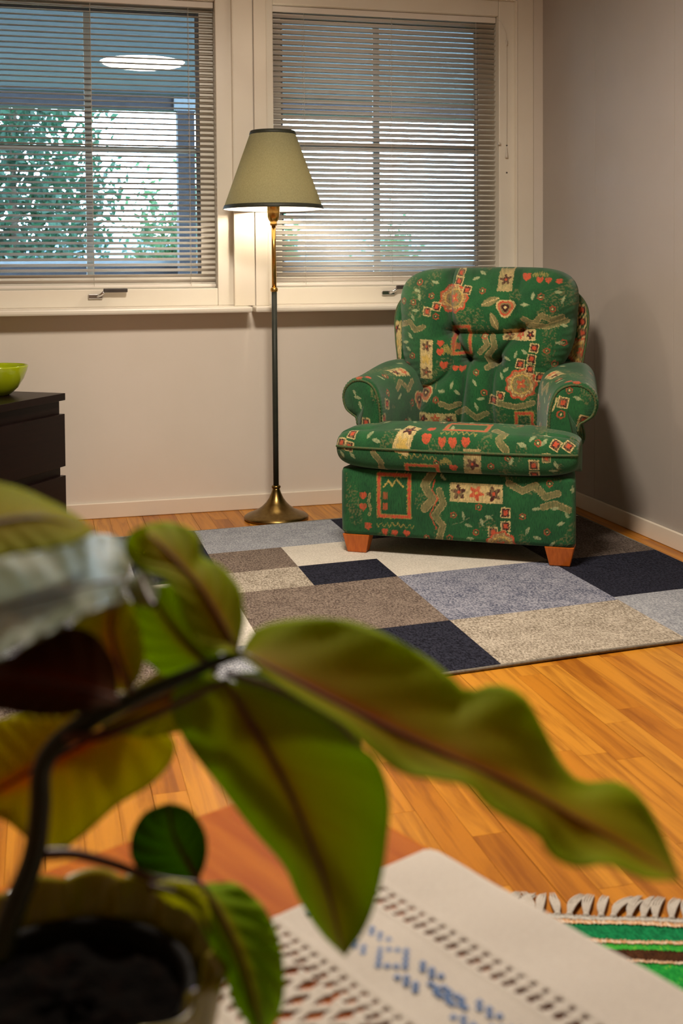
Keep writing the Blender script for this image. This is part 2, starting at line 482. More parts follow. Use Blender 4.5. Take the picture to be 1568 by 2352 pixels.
for s in strips:
    x, yc, L = s
    if s in vis:
        key = round(L, 3)
        if key not in strip_mesh:
            V, Fc = boxgeo(-SW / 2 + GAP, SW / 2 - GAP, -L / 2 + GAP, L / 2 - GAP, -0.012, 0.0, bev=0.0003, seg=1)
            o = obj('floor_strip', V, Fc, 'oak_strip', fl); strip_mesh[key] = o.data
        else:
            o = link(bpy.data.objects.new('floor_strip', strip_mesh[key]), fl)
        o.location = (x, yc, 0)
    else:
        V, Fc = boxgeo(x - SW / 2 + GAP, x + SW / 2 - GAP, yc - L / 2 + GAP, yc + L / 2 - GAP, -0.012, 0.0)
        rest.append((V, Fc))
V, Fc = join(rest)
obj('floor_strips', V, Fc, 'oak_strips_joined', fl)['kind'] = 'stuff'

# ================================================================== WINDOWS
def window(n, x_in0, x_in1, gx0, gx1, xm, zm, casing, label):
    """x_in: opening of the inner sash where the blind hangs; gx: glass of the outer sash"""
    w = empty('window_%d' % n, ((x_in0 + x_in1) / 2, 0, WZ0)); tag(w, label, kind='structure')
    ox0, ox1 = OPEN[n]
    zi0, zi1 = 0.905, 2.055
    # inner sash: stiles and rails, face slightly behind the wall face
    box('sash_stile', ox0 + .001, x_in0, 0.004, 0.062, WZ0, WZ1, 'white_gloss', w, bev=0.003)
    box('sash_stile', x_in1, ox1 - .001, 0.004, 0.062, WZ0, WZ1, 'white_gloss', w, bev=0.003)
    box('sash_rail', x_in0 + .0005, x_in1 - .0005, 0.005, 0.062, WZ0, zi0, 'white_gloss', w, bev=0.003)
    box('sash_rail', x_in0 + .0005, x_in1 - .0005, 0.005, 0.062, zi1, WZ1, 'white_gloss', w, bev=0.003)
    # outer sash, grey outside
    gz0, gz1 = 0.955, 2.018
    yo0, yo1 = 0.082, 0.125
    box('outer_stile', ox0 + .001, gx0, yo0, yo1, WZ0, WZ1, 'white_gloss', w)
    box('outer_stile', gx1, ox1 - .001, yo0, yo1, WZ0, WZ1, 'white_gloss', w)
    box('outer_rail', gx0 + .0005, gx1 - .0005, yo0, yo1, WZ0, gz0, 'white_gloss', w)
    box('outer_rail', gx0 + .0005, gx1 - .0005, yo0, yo1, gz1, WZ1, 'white_gloss', w)
    for a, b2 in ((gx0, gx0 + 0.012), (gx1 - 0.014, gx1)):
        box('gasket', a, b2, 0.100, 0.112, gz0, gz1, 'grey_sash', w)
    box('gasket', gx0 + .013, gx1 - .015, 0.100, 0.112, gz1 - .012, gz1, 'grey_sash', w)
    box('pane', gx0, gx1, 0.1045, 0.1075, gz0, gz1, 'pane_glass', w)
    box('muntin', xm - 0.0145, xm + 0.0145, 0.112, 0.130, gz0, gz1, 'muntin_grey', w, bev=0.002)
    box('muntin', gx0, xm - 0.015, 0.112, 0.130, zm - 0.0115, zm + 0.0115, 'muntin_grey', w, bev=0.002)
    box('muntin', xm + 0.015, gx1, 0.112, 0.130, zm - 0.0115, zm + 0.0115, 'muntin_grey', w, bev=0.002)
    # casing boards on the wall face
    for a, b2, z0, z1 in casing:
        box('casing', a, b2, -0.015, -0.0003, z0, z1, 'trim_cream', w, bev=0.003)
    # handle
    hx = xm + 0.03
    h = box('handle', hx - 0.045, hx + 0.010, -0.006, 0.0045, 0.868, 0.886, 'chrome', w, bev=0.002)
    tube('handle_arm', [(hx - .012, -.008, .877), (hx + .004, -.016, .885), (hx + .018, -.022, .899)], 0.006, 'chrome', h)
    box('handle_grip', hx + 0.012, hx + 0.105, -0.030, -0.016, 0.893, 0.909, 'handle_grip', h, bev=0.003)
    return w
w1 = window(1, -2.425, -1.418, -2.366, -1.473, -1.915, 1.466,
            [(-1.352, -1.270, 0.832, 2.16), (-2.58, -2.495, 0.832, 2.16), (-2.494, -1.353, 2.118, 2.16)],
            'left window with white sash, cross muntins and a view of trees')
w2 = window(2, -1.183, -0.198, -1.136, -0.258, -0.7145, 1.490,
            [(-1.2665, -1.214, 0.832, 2.16), (-0.122, -0.046, 0.832, 2.16), (-1.213, -0.123, 2.118, 2.16)],
            'right window behind the armchair with white sash and cross muntins')
# thin inner bead where casing meets sash
box('jamb_bead', -1.3555, -1.3525, -0.026, 0.004, 0.832, 2.118, 'trim_cream', w1, bev=0.001)
box('jamb_bead', -1.2135, -1.209, -0.010, 0.004, 0.832, 2.118, 'trim_cream', w2, bev=0.001)
box('jamb_lining', -0.1285, -0.1225, -0.020, 0.0035, 0.832, 2.118, 'trim_cream', w2, bev=0.001)
# screw holes and cleat marks on the right stile
for zz in (1.505, 1.388):
    V, Fc = lathegeo([(0.0, 0.0), (0.004, 0.0)], (0, 0, 0), 8)
    V = np.stack([V[:, 0] - .163, V[:, 2] * 0 + .0036, V[:, 1] + zz], -1)
    obj('screw_hole', V, Fc, 'handle_grip', w2)
def sill(n, x0, x1, par):
    box('window_sill', x0, x1, -0.105, 0.003, 0.808, 0.832, 'white_gloss', par, bev=0.008, smooth=False)
sill(1, -2.62, -1.296, w1)
sill(2, -1.285, -0.02, w2)
box('trim_1', -0.0455, -0.0005, -0.010, -0.0003, 0.832, ROOM_H, 'wall_paint')['kind'] = 'structure'

# ------------------------------------------------------------------ venetian blinds
SLW = 0.025
def slat_data(length):
    n = 6
    t = np.linspace(-1, 1, n)
    prof = np.stack([t * SLW / 2, 0.0022 * (1 - t ** 2)], -1)        # y (depth), z
    V = []
    for xx in (-length / 2, length / 2):
        for (yy, zz) in prof: V.append((xx, yy, zz))
        for (yy, zz) in prof[::-1]: V.append((xx, yy, zz - 0.0005))
    m = 2 * n
    Fc = [[i, (i + 1) % m, m + (i + 1) % m, m + i] for i in range(m)]
    Fc += [list(range(m))[::-1], [m + i for i in range(m)]]
    return V, Fc
def blind(x0, x1, ladders, tilt, label, control):
    y = 0.045
    e = empty('venetian_blind', ((x0 + x1) / 2, y, 2.05)); tag(e, label, 'window blind', 'venetian blinds in the windows')
    V, Fc = slat_data(x1 - x0)
    first = None
    z, zs = 2.016, []
    box('headrail', x0, x1, y - 0.013, y + 0.013, 2.030, 2.054, 'slat_paint', e, bev=0.002)
    while z > 0.935:
        zs.append(z); z -= 0.0216
    for z in zs:
        if first is None:
            o = obj('slat', np.array(V) + np.array(wloc(e)), Fc, 'slat_paint', e, smooth=True); first = o
        else:
            o = link(bpy.data.objects.new('slat', first.data), e)
        o.location = Vector(((x0 + x1) / 2, y, z)) - wloc(e)
        o.rotation_euler = (math.radians(tilt(z)), 0, math.radians(random.uniform(-.05, .05)))
        o.location.z += random.uniform(-.0006, .0006)
    zb = zs[-1] - 0.020
    box('bottom_rail', x0, x1, y - 0.012, y + 0.012, zb - 0.006, zb + 0.006, 'slat_paint', e, bev=0.003)
    for lx in ladders:
        tube('ladder_cord', [(lx, y - 0.0145, 2.03), (lx, y - 0.0145, zb)], 0.0008, 'cord_white', e, 5)
        tube('ladder_cord', [(lx, y + 0.0145, 2.03), (lx, y + 0.0145, zb)], 0.0008, 'cord_white', e, 5)
    if control:
        path = [(x1 - .004, y - .035, 2.040), (x1 + .012, .000, 2.028), (x1 + .028, -.004, 1.99), (x1 + .034, -.004, 1.95), (x1 + .035, -.0045, 1.75), (x1 + .034, -.0045, 1.505)]
        tube('pull_cord', catmull(path, 30), 0.0011, 'cord_white', e, 6)
        lathe('cord_tassel', [(0.0015, 0.0), (0.0028, -.004), (0.0035, -.015), (0.006, -.040), (0.0065, -.048), (0.003, -.050)], (x1 + .033, -.005, 1.500), 'cord_white', e, 14)
        lathe('cord_joiner', [(0.002, 0.008), (0.0035, 0.004), (0.0035, -0.012), (0.002, -.016)], (x1 + .035, -.005, 1.945), 'cord_white', e, 12)
        box('cord_cleat', x1 - .008, x1 + .004, -.012, .003, 1.505, 1.518, 'cord_white', e, bev=0.003)
    return e
blind(-2.420, -1.421, [-2.30, -1.905, -1.522], lambda z: -(3 + 27 * ((2.05 - z) / 1.12) ** 2.2),
      'half-open cream venetian blind in the left window, trees showing between slats', False)
blind(-1.180, -0.201, [-1.048, -0.672, -0.293], lambda z: -(31 + 17 * ((2.05 - z) / 1.12) ** 3),
      'cream venetian blind with pull cord in the right window behind the lamp', True)

# ================================================================== OUTSIDE
pr = empty('porch_roof', (-1.0, 1.8, 2.3)); tag(pr, 'pale board ceiling of the porch outside the windows', 'porch roof')
def slope(V):
    V = V.copy(); V[:, 2] -= (V[:, 1] - 0.24) * 0.048; return V
for i in range(12):
    a = 0.24 + i * 0.266
    box('ceiling_board', -7, 6, a, a + 0.264, 2.36, 2.385, 'porch_ceiling', pr, bev=0.002, xf=slope)
box('roof_deck', -7, 6, 0.23, 3.75, 2.39, 2.47, 'porch_dark', pr, xf=slope)
box('beam', -7, 6, 3.435, 3.56, 2.10, 2.20, 'porch_dark', pr)
po = empty('porch_post', (-1.10, 3.5, 0)); tag(po, 'dark timber post holding up the porch beam', 'post')
box('shaft', -1.165, -1.045, 3.43, 3.55, -0.05, 2.098, 'porch_dark', po, bev=0.004)
box('capital', -1.19, -1.02, 3.40, 3.429, 2.095, 2.19, 'porch_pale', po, bev=0.003)
rl = empty('porch_railing', (-1, 3.5, 0)); tag(rl, 'dark horizontal board railing along the porch edge', 'railing')
for i, (za, zb2) in enumerate(((0.02, 0.17), (0.20, 0.36), (0.39, 0.55), (0.58, 0.74), (0.77, 0.90), (0.92, 1.015))):
    box('rail_board', -7, 6, 3.60, 3.625, za, zb2, 'porch_dark', rl, bev=0.003)
box('handrail', -7, 6, 3.57, 3.66, 1.02, 1.055, 'porch_pale', rl, bev=0.004)
box('porch_deck', -7, 6, 0.24, 3.7, -0.2, -0.06, 'deck_wood')
tag(bpy.data.objects['porch_deck'], 'weathered timber deck of the porch', kind='structure')
V = np.array([[-60, 3.7, -2.5], [70, 3.7, -2.5], [110, 130, -2.5], [-90, 130, -2.5]])
tag(obj('garden_ground', V, [[0, 1, 2, 3]], 'grass_ground'), 'green lawn below the porch', kind='structure')
hx = np.linspace(-60, 70, 60)
hz = 3.2 + 0.5 * np.sin(hx * .11) + 0.35 * np.sin(hx * .27 + 1) + 0.15 * np.sin(hx * .9)
V = np.concatenate([np.stack([hx, 78 + 0 * hx, hx * 0 - 2.5], -1), np.stack([hx, 84 + 0 * hx, hz], -1), np.stack([hx, 100 + 0 * hx, hx * 0 - 2.5], -1)])
tag(obj('distant_hill', V, gridfaces(3, 60), 'far_hill', smooth=True), 'ridge on the horizon beyond the trees, blue haze put into its colour', 'hill')

def tree(name, label, cx, cy, zbase, zlo, zhi, rx, ry, n, seed, m, leaf=0.055, holes=0.0):
    rg = np.random.default_rng(seed)
    e = empty(name, (cx, cy, zbase)); tag(e, label, 'tree' if 'tree' in name else 'shrub', 'trees and bushes outside')
    zc, rz = (zlo + zhi) / 2, (zhi - zlo) / 2
    nb = 9
    trunk = catmull([(cx, cy, zbase), (cx + .06, cy, (zbase + zlo) / 2), (cx - .04, cy, zc), (cx + .05, cy, zhi - .25 * rz)], 16)
    tube('trunk', trunk, np.linspace(0.05 + 0.02 * rz, 0.015, 16), 'bark', e, 8)
    tips = []
    for i in range(nb):
        a = i * 2.4 + rg.random(); h = zlo + (zhi - zlo) * (0.1 + 0.75 * i / nb)
        s = math.sqrt(max(0.05, 1 - ((h + .2 * rz - zc) / rz) ** 2))
        tip = (cx + .8 * rx * s * math.cos(a), cy + .8 * ry * s * math.sin(a), h + .25 * rz)
        tube('branch', catmull([(cx, cy, h - .1 * rz), ((cx + tip[0]) / 2, (cy + tip[1]) / 2, h + .12 * rz), tip], 8), np.linspace(.018, .005, 8), 'bark', e, 6)
        tips.append(tip)
    # leaves gathered in clumps
    nc = 60
    d = rg.normal(size=(nc, 3)); d /= np.linalg.norm(d, axis=1)[:, None]
    cl = np.array([cx, cy, zc]) + d * (rg.random((nc, 1)) ** .45) * np.array([rx, ry, rz]) * .88
    k = rg.integers(0, nc, n)
    p = cl[k] + rg.normal(size=(n, 3)) * np.array([rx, ry, rz]) * (0.10 + .10 * rg.random((n, 1)))
    a = rg.normal(size=(n, 3)); a /= np.linalg.norm(a, axis=1)[:, None]
    b2 = np.cross(a, rg.normal(size=(n, 3))); b2 /= np.linalg.norm(b2, axis=1)[:, None]
    s = leaf * (0.6 + .8 * rg.random((n, 1)))
    c = np.cross(a, b2) * s * .18
    V = np.stack([p - a * s, p + b2 * s * .5 + c, p + a * s, p - b2 * s * .5 + c], 1).reshape(-1, 3)
    q = np.arange(4 * n).reshape(-1, 4)
    Fc = np.concatenate([q[:, [0, 1, 2]], q[:, [0, 2, 3]]])
    o = obj('foliage', V, Fc, m, e); o['kind'] = 'stuff'
tree('birch_tree', 'tall leafy tree filling the left part of the left window', -2.35, 9.0, -2.5, -0.9, 4.4, 1.15, 1.1, 9000, 3, 'tree_leaf', 0.06)
tree('garden_tree', 'smaller pale green tree beside the porch post', -0.35, 10.0, -2.5, -0.6, 2.35, 0.72, 0.8, 5000, 5, 'tree_leaf_pale', 0.06)
tree('garden_tree', 'low tree seen through the right window beside the lampshade', 1.25, 12.2, -2.5, -0.8, 2.05, 0.80, 0.8, 4200, 6, 'tree_leaf_pale', 0.06)
tree('garden_bush', 'rounded bush low in the middle of the right window', 3.2, 12.6, -2.5, -0.9, 1.66, 0.85, 0.8, 3600, 8, 'tree_leaf_pale', 0.06)
tree('birch_tree', 'second tree crown at the far left edge of the left window', -4.75, 9.6, -2.5, -0.9, 4.0, 1.0, 1.0, 3000, 9, 'tree_leaf', 0.06)
# ================================================================== CEILING LAMP (seen mirrored in the left window)
cl = empty('ceiling_lamp', (-1.50, -2.10, ROOM_H)); tag(cl, 'round white ceiling lamp mirrored in the left window pane', 'ceiling lamp')
lathe('canopy', [(0.20, 0.0), (0.255, -0.004), (0.262, -0.02), (0.262, -0.082), (0.254, -0.083), (0.252, -0.07)], (-1.50, -2.10, ROOM_H), 'plate_metal', cl, 48)  # deep rim shaped as a skirt to hold back sideways light
lathe('diffuser', [(0.2515, -0.068), (0.235, -0.084), (0.18, -0.096), (0.09, -0.102), (0.0001, -0.104)], (-1.50, -2.10, ROOM_H), 'opal_diffuser', cl, 48, cap=False)

# ================================================================== FLOOR LAMP
LX, LY = -1.232, -0.214
lp = empty('floor_lamp', (LX, LY, 0)); tag(lp, 'brass floor lamp with a green cone shade, lit, beside the armchair', 'floor lamp')
BASE_PROF = [(0.0001, 0.0), (0.122, 0.0), (0.126, 0.004), (0.126, 0.012), (0.118, 0.018), (0.098, 0.026), (0.076, 0.036), (0.056, 0.050), (0.040, 0.066), (0.028, 0.084), (0.019, 0.104), (0.015, 0.116), (0.014, 0.122)]
lathe('base', BASE_PROF, (LX, LY, 0), 'brass_dark', lp, 64)
lathe('base_collar', [(0.012, 0.120), (0.0165, 0.1225), (0.0185, 0.127), (0.0165, 0.1315), (0.012, 0.134)], (LX, LY, 0), 'brass_dark', lp, 32)
lathe('pole', [(0.0108, 0.132), (0.0108, 0.50), (0.0104, 0.893)], (LX, LY, 0), 'pole_dark', lp, 32)
lathe('pole_collar', [(0.0098, 0.890), (0.0132, 0.893), (0.0148, 0.899), (0.0132, 0.905), (0.0098, 0.909)], (LX, LY, 0), 'brass', lp, 32)
lathe('neck', [(0.0092, 0.905), (0.0086, 1.05), (0.0082, 1.150)], (LX, LY, 0), 'brass', lp, 32)
lathe('socket_cup', [(0.0085, 1.148), (0.0135, 1.149), (0.0140, 1.160), (0.012, 1.1605), (0.019, 1.170), (0.0235, 1.182), (0.0245, 1.200), (0.0245, 1.222), (0.0290, 1.229), (0.0285, 1.230), (0.022, 1.222), (0.022, 1.19)], (LX, LY, 0), 'brass', lp, 40)
lathe('bulb', [(0.013, 1.222), (0.014, 1.236), (0.022, 1.250), (0.030, 1.270), (0.031, 1.288), (0.025, 1.308), (0.012, 1.320), (0.0001, 1.322)], (LX, LY, 0), 'bulb_glow', lp, 24)
ZB, ZT, RB, RT = 1.212, 1.512, 0.194, 0.085
def cone(z, off=0.0):
    t = (z - ZB) / (ZT - ZB); return RB + (RT - RB) * t + off
zz = np.linspace(ZB, ZT, 26)
sh = lathe('lamp_shade', [(cone(z), z) for z in zz], (LX, LY, 0), 'shade_fabric', lp, 96, cap=False)
lathe('liner', [(cone(z, -0.0016), z) for z in zz[::-1]], (LX, LY, 0), 'shade_liner', sh, 96, cap=False)
lathe('rim_band', [(cone(ZB, 0.0003), ZB - .001), (cone(ZB, .0016), ZB), (cone(ZB + .014, .0016), ZB + .014), (cone(ZB + .015, .0004), ZB + .015)], (LX, LY, 0), 'shade_trim', sh, 96, cap=False)
lathe('rim_band', [(cone(ZT - .013, .0004), ZT - .013), (cone(ZT - .012, .0018), ZT - .012), (cone(ZT, .0018), ZT + .001), (cone(ZT, -.0025), ZT + .001), (cone(ZT - .01, -.0025), ZT - .01)], (LX, LY, 0), 'shade_trim', sh, 96, cap=False)
ring = []
for a in range(3):
    t = a * 2 * math.pi / 3 + .3
    ring.append(tubegeo([(LX, LY, 1.49), (LX + .08 * math.cos(t), LY + .08 * math.sin(t), 1.495)], .0015, 6))
ring.append(tubegeo([(LX + .005, LY - .02, 1.225), (LX + .012, LY - .026, 1.30), (LX + .012, LY - .026, 1.38), (LX, LY, 1.49)], .0014, 6))
V, Fc = join(ring); obj('shade_carrier', V, Fc, 'chrome', lp, smooth=True)

# ================================================================== CHEST OF DRAWERS and BOWL (angled in the left corner)
DC = np.array([-2.033, -0.285, 0.0])                       # front right corner on the floor
DA = math.radians(35)
DT = np.array([math.sin(DA), math.cos(DA), 0])             # along the front, towards the far end
DN = np.array([-math.cos(DA), math.sin(DA), 0])            # into the chest
def dx(V):
    V = np.asarray(V, float)
    return DC + V[:, :1] * DT + V[:, 1:2] * DN + np.array([0, 0, 1.0]) * V[:, 2:3]
DH, DW, DD = 0.531, 0.80, 0.475
ch = empty('chest_of_drawers', tuple(DC + DT * -.4 + DN * .24)); tag(ch, 'dark espresso chest of drawers at the left edge, under a bowl', 'chest of drawers')
box('top', -DW, 0.0, -0.004, DD, DH - 0.026, DH, 'espresso_wood', ch, bev=0.0015, xf=dx)
box('carcass', -DW + .004, -0.004, 0.020, DD - .002, 0.012, DH - 0.0265, 'espresso_wood', ch, bev=0.001, xf=dx)
for (z0, z1) in ((0.262, 0.455), (0.018, 0.228)):
    box('drawer_front', -DW + .001, -0.001, -0.001, 0.0185, z0, z1, 'espresso_wood', ch, bev=0.0012, xf=dx)
bc = on_z(-14, 908, DH)
bw = lathe('bowl', [(0.0001, 0.004), (0.045, 0.003), (0.048, 0.0), (0.053, 0.0), (0.062, 0.006), (0.086, 0.028), (0.106, 0.060), (0.117, 0.088), (0.121, 0.103), (0.1215, 0.107), (0.119, 0.108), (0.115, 0.100), (0.102, 0.064), (0.080, 0.032), (0.05, 0.012), (0.0001, 0.009)], (0, 0, 0), 'lime_glaze', None, 72, cap=False)
bw.location = (bc[0], bc[1], DH + .0002)
tag(bw, 'glossy lime green bowl standing on the dark chest', 'bowl')

# ================================================================== PATCHWORK RUG
def rug_pt(s, t):
    """s, t: rug coordinates in metres -> floor position; the rug lies slightly askew"""
    y = t + rug_shift(s)
    return s, y
RUGZ = 0.0095
def rug_patch(name, s0, s1, t0, t1, m, par, top=RUGZ):
    ns, nt_ = max(2, int((s1 - s0) / .03)), max(2, int((t0 - t1) / .03))
    S, T = np.meshgrid(np.linspace(s0, s1, ns), np.linspace(t0, t1, nt_), indexing='ij')
    X, Y = S, T + (S + 1.3) * 0.085
    Z = np.full_like(X, top)
    wob = 0.0009 * np.sin(S * 7 + 1) * np.sin(T * 9)
    Z += wob
    n = X.size
    top_v = np.stack([X, Y, Z], -1).reshape(-1, 3)
    bot = top_v.copy(); bot[:, 2] = np.maximum(0.0012, bot[:, 2] - (top - .0012))
    Fc = gridfaces(ns, nt_).tolist()
    Fb = [[i + n for i in f[::-1]] for f in Fc]
    idx = np.arange(n).reshape(ns, nt_)
    rim = list(idx[:, 0]) + list(idx[-1, 1:]) + list(idx[-2::-1, -1]) + list(idx[0, -2:0:-1])
    side = [[int(rim[i]), int(rim[i] + n), int(rim[(i + 1) % len(rim)] + n), int(rim[(i + 1) % len(rim)])] for i in range(len(rim))]
    return obj(name, np.concatenate([top_v, bot]), Fc + Fb + side, m, par, smooth=False)
rug = empty('patchwork_rug', (-1.2, -1.1, 0)); tag(rug, 'large low pile rug of grey, cream and navy rectangles under the armchair', 'rug')
c = [RUGX0, -1.84, -1.575, -1.317, -1.042, -0.505, RUGX1]
r_ = [-0.346, -0.705, -0.972, -1.200, -1.668, -2.030]
r_R = [-0.315, -0.62, -0.965, -1.198, -1.662, -2.030]
PATCHES = [
    (c[2], c[4], r_[0], r_[1], 'pile_light_blue'), (c[4], c[5], r_[0], r_[1], 'pile_navy'), 
    (c[2], c[3], r_[1], r_[2], 'pile_taupe'), (c[3], c[4], r_[1], r_[2], 'pile_cream'),
    (c[2], c[3], r_[2], r_[3], 'pile_beige'), (c[3], c[4], r_[2], r_[3], 'pile_navy'),
    (c[4], c[5], r_[1], r_[3], 'pile_cream'),
    (c[2], c[4], r_[3], r_[4], 'pile_taupe'), (c[4], c[5], r_[3], r_[4], 'pile_slate'),
    (-1.37, c[4], r_[4], r_[5], 'pile_navy'), (c[4], c[5], r_[4], r_[5], 'pile_beige'),
    (c[5], c[6], -0.346, -0.645, 'pile_cream'), (c[5], c[6], -0.645, -1.208, 'pile_brown'), (c[5], c[6], -1.208, -1.642, 'pile_navy'), (c[5], c[6], -1.642, r_[5], 'pile_light_blue'),
    (c[1], c[2], r_[0], -0.56, 'pile_brown'), (c[1], c[2], -0.56, -1.02, 'pile_navy'), (c[1], c[2], -1.02, r_[3], 'pile_cream'), (c[1], c[2], r_[3], r_[4], 'pile_cream'),
    (c[0], c[1], r_[0], -0.62, 'pile_brown'), (c[0], c[1], -0.62, r_[3], 'pile_light_blue'), (c[0], c[1], r_[3], r_[4], 'pile_slate'),
    (c[1], -1.37, r_[4], r_[5], 'pile_light_blue'), (c[0], c[1], r_[4], r_[5], 'pile_taupe'),
]
for s0, s1, t0, t1, m in PATCHES:
    rug_patch('patch', s0, s1, t0, t1, m, rug)
def rug_edge(pts):
    out = []
    for s, t in pts:
        X, Y = rug_pt(s, t)
        out.append((X, Y, 0.0060 + 0.0012 * math.sin(s * 9 + t * 5)))
    return out
for a, b2 in (((c[0], r_[0]), (c[6], r_[0])), ((c[6], r_[0]), (c[6], r_[5])), ((c[6], r_[5]), (c[0], r_[5])), ((c[0], r_[5]), (c[0], r_[0]))):
    pts = [(a[0] + (b2[0] - a[0]) * k / 70, a[1] + (b2[1] - a[1]) * k / 70) for k in range(71)]
    tube('binding', rug_edge(pts), 0.0048, 'rug_backing', rug, 8)

# ================================================================== STRIPED RAG RUG with fringe
RA, RB_ = on_z(1210, 2108, 0), on_z(1568, 2121, 0)
rd = (RB_ - RA) / np.linalg.norm(RB_ - RA); rn = np.array([rd[1], -rd[0], 0])
if rn[1] > 0: rn = -rn
def rag(V):
    V = np.asarray(V, float)
    return RA + V[:, :1] * rd + V[:, 1:2] * rn + np.array([0, 0, 1.0]) * V[:, 2:3]
rr = empty('rag_rug', tuple(rag([[0.1, .5, 0]])[0])); tag(rr, 'green and brown striped rag rug with white tassels at lower right', 'rug')
seq = [(.010, 'weft_grey'), (.011, 'weft_cream'), (.037, 'weft_green'), (.009, 'weft_cream'), (.014, 'weft_bright'), (.024, 'weft_brown'), (.006, 'weft_cream'), (.060, 'weft_lime'), (.008, 'weft_cream'), (.05, 'weft_green'), (.03, 'weft_brown'), (.01, 'weft_cream'), (.09, 'weft_lime'), (.03, 'weft_brown'), (.06, 'weft_green')]
U0, U1 = -0.42, 0.34
v = 0.0
for wdt, m in seq:
    nu = 260
    nv = max(3, int(wdt / .0035))
    U, VV = np.meshgrid(np.linspace(U0, U1, nu), np.linspace(v, v + wdt - .0003, nv), indexing='ij')
    Zt = 0.0060 + .0009 * np.sin(U * 2 * np.pi / .0065 + (VV / .0042).astype(int) * np.pi) + .0008 * np.sin(U * 40 + VV * 90)
    if m in ('weft_cream', 'weft_grey'): Zt = Zt + .0012
    VVw = VV + .0008 * np.sin(U * 300 + v * 50)
    Pt = rag(np.stack([U, VVw, Zt], -1).reshape(-1, 3)); Pb = rag(np.stack([U, VVw, 0 * Zt + .0004], -1).reshape(-1, 3))
    n = len(Pt); idx = np.arange(n).reshape(nu, nv)
    Fc = gridfaces(nu, nv, flip=True).tolist()
    rim = list(idx[:, 0]) + list(idx[-1, 1:]) + list(idx[-2::-1, -1]) + list(idx[0, -2:0:-1])
    Fc += [[int(rim[i]), int(rim[(i + 1) % len(rim)]), int(rim[(i + 1) % len(rim)] + n), int(rim[i] + n)] for i in range(len(rim))]
    obj('stripe', np.concatenate([Pt, Pb]), Fc, m, rr, smooth=True)
    v += wdt
# tassels on the far end: every tassel a bundle of strands tied by a knot
tas = [(1224, -8, 30), (1241, 10, 40), (1281, -2, 38), (1308, 30, 36), (1346, 16, 36), (1380, 16, 36), (1408, 44, 34), (1444, 28, 36), (1476, 26, 34), (1503, 22, 34), (1540, 22, 38), (1572, 20, 36)]
for k in range(1, 8): tas.append((1224 - k * 30, (k * 37) % 40 - 10, 36))
for px, lean, ln in tas:
    u0 = float((on_z(px, 2110, 0) - RA) @ rd)
    g = [lathegeo([(0.0001, .009), (.004, .008), (.0058, .004), (.0042, .0005), (.0001, .0003)], tuple(rag([[u0, -.004, 0]])[0]), 10)]
    for q in range(7):
        f = (q - 3) / 3
        L = 0.055 + .006 * math.sin(q * 3 + px)
        du = lean * .00085
        pts = [(u0 + f * .002, -.006, .004), (u0 + f * .0055 + du * .25, -.006 - L * .35, .0075), (u0 + f * .006 + du * .65, -.006 - L * .7, .0055), (u0 + f * .0045 + du * 1.15, -.006 - L, .0028)]
        g.append(tubegeo(rag(catmull(pts, 9)), np.array([.0012, .0016, .0018, .0018, .0018, .0018, .0016, .0013, .0007]), 5))
    V, Fc = join(g); obj('tassel', V, Fc, 'fringe_yarn', rr, smooth=True)

# ================================================================== COFFEE TABLE
TZ = 0.452
TC = on_z(989, 1943, 0.455); TC[2] = 0
E2 = np.array([0.40787533, -0.91303763, 0]); E1 = np.array([-0.91303763, -0.40787533, 0])
def tb(V):
    V = np.asarray(V, float)
    return TC + V[:, :1] * E1 + V[:, 1:2] * E2 + np.array([0, 0, 1.0]) * V[:, 2:3]
tw, tl0, tl1 = 0.60, -0.190, 0.86
ct = empty('coffee_table', tuple(tb([[tw / 2, .3, 0]])[0])); tag(ct, 'reddish wooden coffee table in the foreground under the white runner', 'coffee table')
V, Fc = boxgeo(-0.003, tw, tl0, tl1, TZ - 0.024, TZ, bev=0.006, seg=3)
top = obj('table_top', V * np.array([1, 1, 1.0]), Fc, 'table_wood', None)
top.parent = ct
# keep the grain along the table: mesh stays in table axes, the object is turned into place
ang = math.atan2(E1[1], E1[0])
top.rotation_euler = (0, 0, ang)
sy = 1.0 if abs((Matrix.Rotation(ang, 3, 'Z') @ Vector((0, 1, 0))).xy.dot(Vector(E2[:2])) - 1) < 1e-3 else -1.0
if sy < 0:
    for vv in top.data.vertices: vv.co.y *= -1
    top.data.flip_normals()
top.location = Vector(TC.tolist()) - wloc(ct)
for a in (0.05, tw - .05):
    for b2 in (tl0 + .06, tl1 - .06):
        V, Fc = boxgeo(-.022, .022, -.022, .022, 0.0, TZ - .0245, bev=0.004)
        sc = 0.7 + 0.3 * (V[:, 2:3] / TZ); V[:, :2] *= sc; V += np.array([a, b2, 0])
        obj('leg', tb(V), Fc, 'table_wood', ct)
for (a0, a1, b0, b1) in ((.06, tw - .06, tl0 + .05, tl0 + .066), (.06, tw - .06, tl1 - .066, tl1 - .05), (.042, .058, tl0 + .07, tl1 - .07), (tw - .058, tw - .042, tl0 + .07, tl1 - .07)):
    box('apron', a0, a1, b0, b1, TZ - .085, TZ - .0245, 'table_wood', ct, xf=tb)

